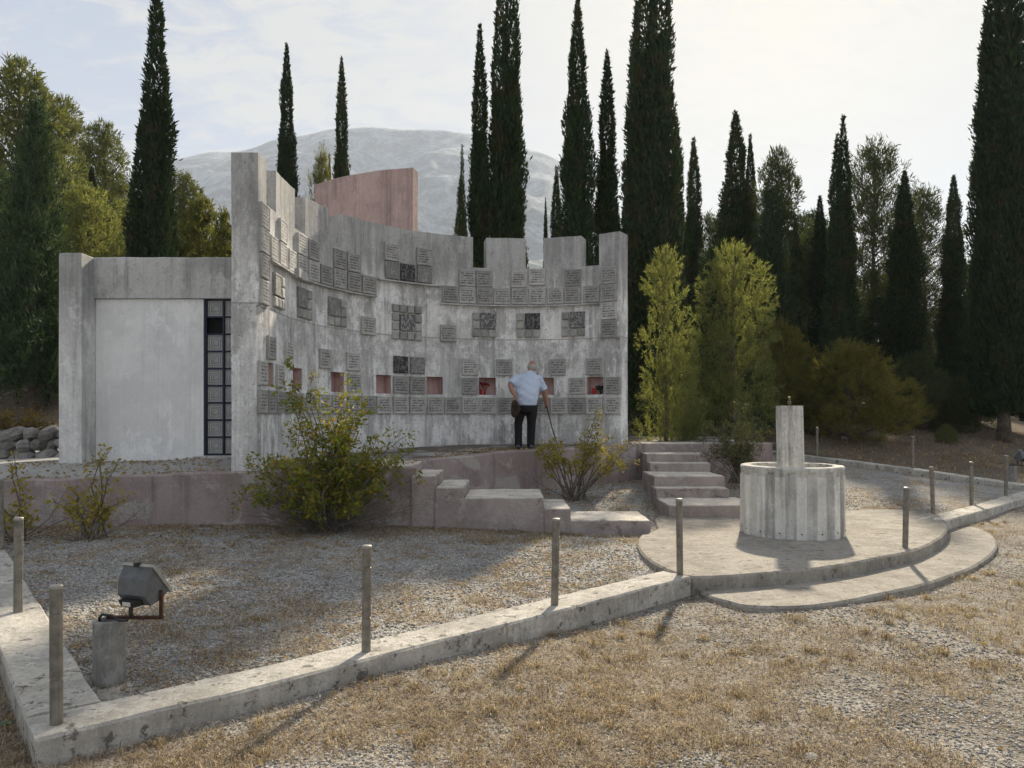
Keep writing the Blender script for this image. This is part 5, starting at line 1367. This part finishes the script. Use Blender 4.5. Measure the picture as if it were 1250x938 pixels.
tag(gt, 'small tufts of dry grass growing in the gravel beds', 'grass', kind='stuff')
n = 1500; x, y, d = scatter(n, 2.9, 12, .8, .9); u_, v_ = uv(x, y); ins = (u_ > .34) & (u_ < 15.3) & (v_ > .34)
z = np.where(ins, gravz(x, y), terr(x, y)) + .012; ok = clear(x, y) & ~in_steps(x, y) & ~((np.abs(v_ - .15) < .22)) & ~((np.abs(u_ - .15) < .25)) & (y < np.interp(x, wallx, wally) - .05); x, y, z = x[ok], y[ok], z[ok]; n = len(x)
L = rng.uniform(.02, .05, n); D = np.stack([rng.normal(size=n), rng.normal(size=n), rng.normal(size=n) * .3], 1)
fl_ = build('fallen_leaves', kites(np.stack([x, y, z], 1), D, L, L * rng.uniform(.3, .6, n), rng, .3), M['strawd'], origin=(0, 6, 0)); tag(fl_, 'single dry leaves scattered over gravel and grass', 'leaf litter', kind='stuff')
# leaf litter along the terrace edge and in the planted pocket
n = 5200; x = rng.uniform(-6.5, 4.5, n); yb_ = np.interp(x, wallx, wally); far = rng.random(n) < .6
y = np.where(far, yb_ + .28 + rng.random(n) ** 1.5 * 1.2, yb_ - .05 - rng.random(n) ** 1.5 * 1.3)
z = np.where(far, platz(x, y) + .004, gravz(x, y) + .006); ok = ~in_steps(x, y) & clear(x, y); rr = np.hypot(x - ACX, y - ACY); ok &= ~(far & (rr > AR - .1) & (y > ACY)) & ~(far & (y > 10.1) & (x < -3.0))
x, y, z = x[ok], y[ok], z[ok]; n = len(x)
L = rng.uniform(.025, .06, n); D = np.stack([rng.normal(size=n), rng.normal(size=n), rng.normal(size=n) * .25], 1)
lt = build('leaf_litter', kites(np.stack([x, y, z], 1), D, L, L * .5, rng, .3), M['strawd'], origin=(0, 10, 0)); tag(lt, 'brown fallen leaves along the terrace edge and below the walls', 'leaf litter', kind='stuff')

# ------------------------------------------------------------------ the old man looking at the wall
def remeshed(name, mb, mat, voxel, smooth_it, parent):
    me = mesh_data(name + '_src', mb.v, mb.f)
    ob = bpy.data.objects.new('tmp', me); COL.objects.link(ob)
    m_ = ob.modifiers.new('r', 'REMESH'); m_.mode = 'VOXEL'; m_.voxel_size = voxel
    if smooth_it: s_ = ob.modifiers.new('s', 'SMOOTH'); s_.iterations = smooth_it; s_.factor = .5
    dg = bpy.context.evaluated_depsgraph_get(); dg.update()
    out = bpy.data.meshes.new_from_object(ob.evaluated_get(dg)); bpy.data.objects.remove(ob, do_unlink=True)
    out.name = name; out.materials.clear(); out.materials.append(mat); out.polygons.foreach_set('use_smooth', [True] * len(out.polygons))
    return link(name, out, parent)
def loft(rings, n=20):
    mb = MB(); vs, fs = [], []
    for (x, y, z, rx, ry, tilt) in rings:
        for k in range(n):
            t = 2 * math.pi * k / n; lx, ly = rx * math.cos(t), ry * math.sin(t)
            vs.append((x + lx, y + ly * math.cos(tilt), z - ly * math.sin(tilt)))
    m = len(rings)
    for i in range(m - 1):
        for k in range(n): fs.append((i * n + k, i * n + (k + 1) % n, (i + 1) * n + (k + 1) % n, (i + 1) * n + k))
    fs += [tuple(range(n))[::-1], tuple(range((m - 1) * n, m * n))]
    return mb.add(vs, fs)
MX, MY = .235, 12.45; MZ = pz(MX, MY)
man = empty('person', (MX, MY, MZ)); tag(man, 'elderly man in pale blue shirt and black trousers, stooping on a stick before the wall', 'person')
body = MB()
body.sphere((.112, .335, 1.395), (.072, .093, .100), 20, 14).tube([(.07, .25, 1.24), (.085, .285, 1.30), (.108, .32, 1.38)], [.062, .055, .05], 12)
body.sphere((.112, .40, 1.35), (.045, .04, .045), 12, 8)                                   # jaw
body.tube([(.112, .415, 1.41), (.112, .442, 1.385), (.112, .425, 1.372)], [.008, .014, .008], 8)   # nose
for s_ in (-1, 1):
    body.sphere((.112 + s_ * .073, .335, 1.385), (.012, .022, .032), 8, 6)                  # ears
    body.sphere((.112 + s_ * .028, .418, 1.405), (.012, .008, .008), 8, 6)                  # brow and eyes
body.add(*(lambda m_: (m_.v, m_.f))(loft([(.01, 0, .70, .14, .10, 0), (.02, .02, .85, .15, .11, .1), (.03, .10, 1.02, .15, .10, .35), (.045, .18, 1.16, .15, .085, .5), (.06, .23, 1.24, .10, .07, .5), (.075, .26, 1.29, .05, .05, .4)])))
body.tube([(-.10, .19, 1.19), (-.17, .18, 1.18), (-.262, .03, 1.045), (-.235, -.07, .975), (-.188, -.165, .885), (-.176, -.185, .862)], [.05, .052, .042, .043, .029, .03], 12)
body.tube([(.15, .19, 1.19), (.21, .20, 1.18), (.318, .235, .955), (.335, .275, .85), (.352, .318, .752), (.356, .33, .73)], [.05, .054, .045, .044, .030, .03], 12)
for lx, kx, ax in ((-.075, -.125, -.125), (.10, .09, .08)):
    body.tube([(lx, 0, .74), (lx * .5 + kx * .5, .01, .6), (kx, .03, .42), (ax, .0, .2), (ax, -.01, .06), (ax, .06, .04)], [.075, .068, .05, .045, .038, .03], 10)
# left hand closed round the hat brim
body.sphere((-.174, -.195, .845), (.020, .034, .042), 10, 8)
for i, dy in enumerate((-.030, -.010, .010, .028)):
    l_ = (.9, 1.0, .97, .8)[i]
    body.tube([(-.176, -.192 + dy, .825), (-.192, -.196 + dy, .79 - .004 * i), (-.205 + .004, -.198 + dy, .79 - .034 * l_), (-.192, -.198 + dy, .79 - .05 * l_)], [.0098, .0095, .009, .0075], 7)
body.tube([(-.160, -.17, .85), (-.152, -.165, .815), (-.168, -.178, .785)], [.012, .0105, .008], 7)
# right hand closed on the stick handle
body.sphere((.357, .338, .722), (.022, .040, .034), 10, 8)
for i, dy in enumerate((-.030, -.010, .010, .028)):
    l_ = (.85, 1.0, .97, .9)[i]
    body.tube([(.368, .335 + dy, .728), (.388, .338 + dy, .712), (.386, .338 + dy, .712 - .030 * l_), (.366, .337 + dy, .712 - .042 * l_)], [.0098, .0095, .009, .0075], 7)
body.tube([(.340, .335, .725), (.332, .355, .700), (.350, .365, .684)], [.012, .0105, .008], 7)
remeshed('body', body, M['skin'], .0068, 2, man)
shirt = loft([(.006, -.015, .725, .172, .135, -.05), (.01, -.01, .80, .178, .142, .05), (.02, .03, .90, .194, .154, .2), (.03, .10, 1.03, .204, .148, .4), (.04, .17, 1.14, .200, .128, .6), (.05, .215, 1.215, .150, .095, .7), (.07, .25, 1.265, .085, .075, .6), (.08, .268, 1.292, .068, .064, .5)], 28)
shirt.tube([(-.09, .19, 1.17), (-.165, .185, 1.175), (-.215, .11, 1.115), (-.25, .055, 1.07)], [.08, .084, .072, .071], 14)
shirt.tube([(.15, .19, 1.17), (.215, .20, 1.165), (.268, .215, 1.06), (.306, .228, .985)], [.08, .088, .077, .075], 14)
so = remeshed('shirt', shirt, M['shirt'], .011, 3, man)
sm = so.data; co = np.zeros(len(sm.vertices) * 3, np.float32); sm.vertices.foreach_get('co', co); co = co.reshape(-1, 3)
wr = np.sin(co[:, 2] * 42 + co[:, 0] * 24) * .0042 + np.sin(co[:, 2] * 70 - co[:, 0] * 45 + 1) * .0026   # drag folds across the back
co[:, 1] += wr * (co[:, 2] > .74); co[:, 0] += wr * .5; sm.vertices.foreach_set('co', co.ravel()); sm.update()
tro = loft([(.012, -.005, .80, .160, .128, 0), (.012, -.01, .74, .165, .135, 0), (.01, -.01, .66, .162, .128, 0), (.008, 0, .60, .150, .115, 0)], 24)
tro.tube([(-.07, 0, .68), (-.105, .01, .55), (-.128, .025, .42), (-.130, .005, .22), (-.128, -.01, .07), (-.128, -.008, .045)], [.095, .083, .070, .066, .064, .066], 14)
tro.tube([(.095, 0, .68), (.095, .01, .55), (.090, .03, .42), (.083, .01, .22), (.078, -.008, .07), (.078, -.006, .04)], [.10, .090, .076, .070, .067, .069], 14)
to = remeshed('trousers', tro, M['trousers'], .012, 2, man)
for ax, rz in ((-.128, .12), (.078, -.15)):
    sh = MB(); 
    for (yy, zz2, rx_, rz_) in ((-.06, .035, .040, .036), (-.01, .045, .043, .046), (.06, .038, .045, .038), (.13, .028, .043, .028), (.17, .024, .03, .022)): sh.sphere((ax + yy * rz, yy, zz2), (rx_, .05, rz_), 10, 8)
    remeshed('shoe', sh, M['shoe'], .010, 2, man)
hair = MB().sphere((.112, .318, 1.388), (.0775, .080, .083), 20, 14)
for s_ in (-1, 1): hair.sphere((.112 + s_ * .05, .318, 1.385), (.032, .062, .065), 10, 8)
hair.v = [(x_, y_, z_ if z_ < 1.438 else 1.438 + (z_ - 1.438) * .3) for x_, y_, z_ in hair.v]
hm = MB(); hm.v, hm.f = hair.v, hair.f
remeshed('hair', hm, M['hair'], .007, 1, man)
belt = MB().box(.165, .195, -.03, .06, .66, .745); remeshed('phone_pouch', belt, M['blackbox'], .008, 2, man)

stick = empty('walking_stick', (MX + .555, MY + .62, pz(MX + .555, MY + .62))); tag(stick, 'thin dark walking stick in the old man\'s right hand', 'stick')
W0 = np.array([MX, MY, MZ]); tipz = pz(MX + .555, MY + .62)
build('shaft', MB().tube([W0 + np.array([.362, .335, .705]), W0 + np.array([.46, .48, .34]), (MX + .555, MY + .62, tipz + .03)], [.0105, .0095, .008], 8), M['stick'], stick, True)
build('handle', MB().tube([W0 + np.array([.358, .275, .69]), W0 + np.array([.360, .305, .706]), W0 + np.array([.362, .36, .708]), W0 + np.array([.362, .39, .70])], [.011, .012, .012, .010], 8), M['stick'], stick, True)
build('ferrule', MB().tube([(MX + .554, MY + .618, tipz + .035), (MX + .557, MY + .622, tipz - .002)], [.012, .014], 8), M['blackbox'], stick, True)
hat = empty('hat', tuple(W0 + np.array([-.20, -.20, .55]))); tag(hat, 'brown brimmed hat hanging from the old man\'s left hand', 'hat')
hb_ = MB(); vs, fs = [], []; nn_ = 24
for (r_, ax_) in ((.0, .0), (.085, .0), (.125, .006), (.150, .018), (.150, .022), (.125, .011), (.085, .005), (.0, .005)):
    for k in range(nn_):
        t = 2 * math.pi * k / nn_; vs.append((ax_ + .012 * math.sin(2.0 * t + 1), r_ * math.cos(t) * .72, r_ * math.sin(t) * (1 + .04 * math.sin(3 * t))))
for i in range(7):
    for k in range(nn_): fs.append((i * nn_ + k, i * nn_ + (k + 1) % nn_, (i + 1) * nn_ + (k + 1) % nn_, (i + 1) * nn_ + k))
rot_ = Matrix.Rotation(R(40), 3, 'Z') ; ctr_ = Vector(W0 + np.array([-.205, -.215, .672]))
tf = lambda p: tuple(rot_ @ Vector(p) + ctr_)
build('brim', MB().add([tf(p) for p in vs], fs), M['hat'], hat, True)
vs, fs = [], []
for (r_, ax_) in ((.086, .006), (.084, .05), (.078, .085), (.06, .10), (.03, .094), (.0, .092)):
    for k in range(nn_):
        t = 2 * math.pi * k / nn_; vs.append((ax_ + .012 * math.sin(2.0 * t + 1), r_ * math.cos(t) * .72, r_ * math.sin(t) * (1 + .04 * math.sin(3 * t))))
for i in range(5):
    for k in range(nn_): fs.append((i * nn_ + k, i * nn_ + (k + 1) % nn_, (i + 1) * nn_ + (k + 1) % nn_, (i + 1) * nn_ + k))
cw_ = build('hat_crown', MB().add([tf(p) for p in vs], fs), M['hat'], hat, True)

# ------------------------------------------------------------------ the hazy air
hz, t = new_mat('haze_air')
t.n('ShaderNodeOutputMaterial', {'Volume': t.n('ShaderNodeVolumePrincipled', {'Color': (.76, .86, 1.0, 1), 'Density': .00021, 'Anisotropy': .1}).outputs[0]})
hzo = build('haze', MB().box(-4200, 4200, -2600, 3400, -1.8, 960), hz, origin=(0, 0, -1.8)); tag(hzo, 'thin pale haze in the air', 'haze', kind='stuff')
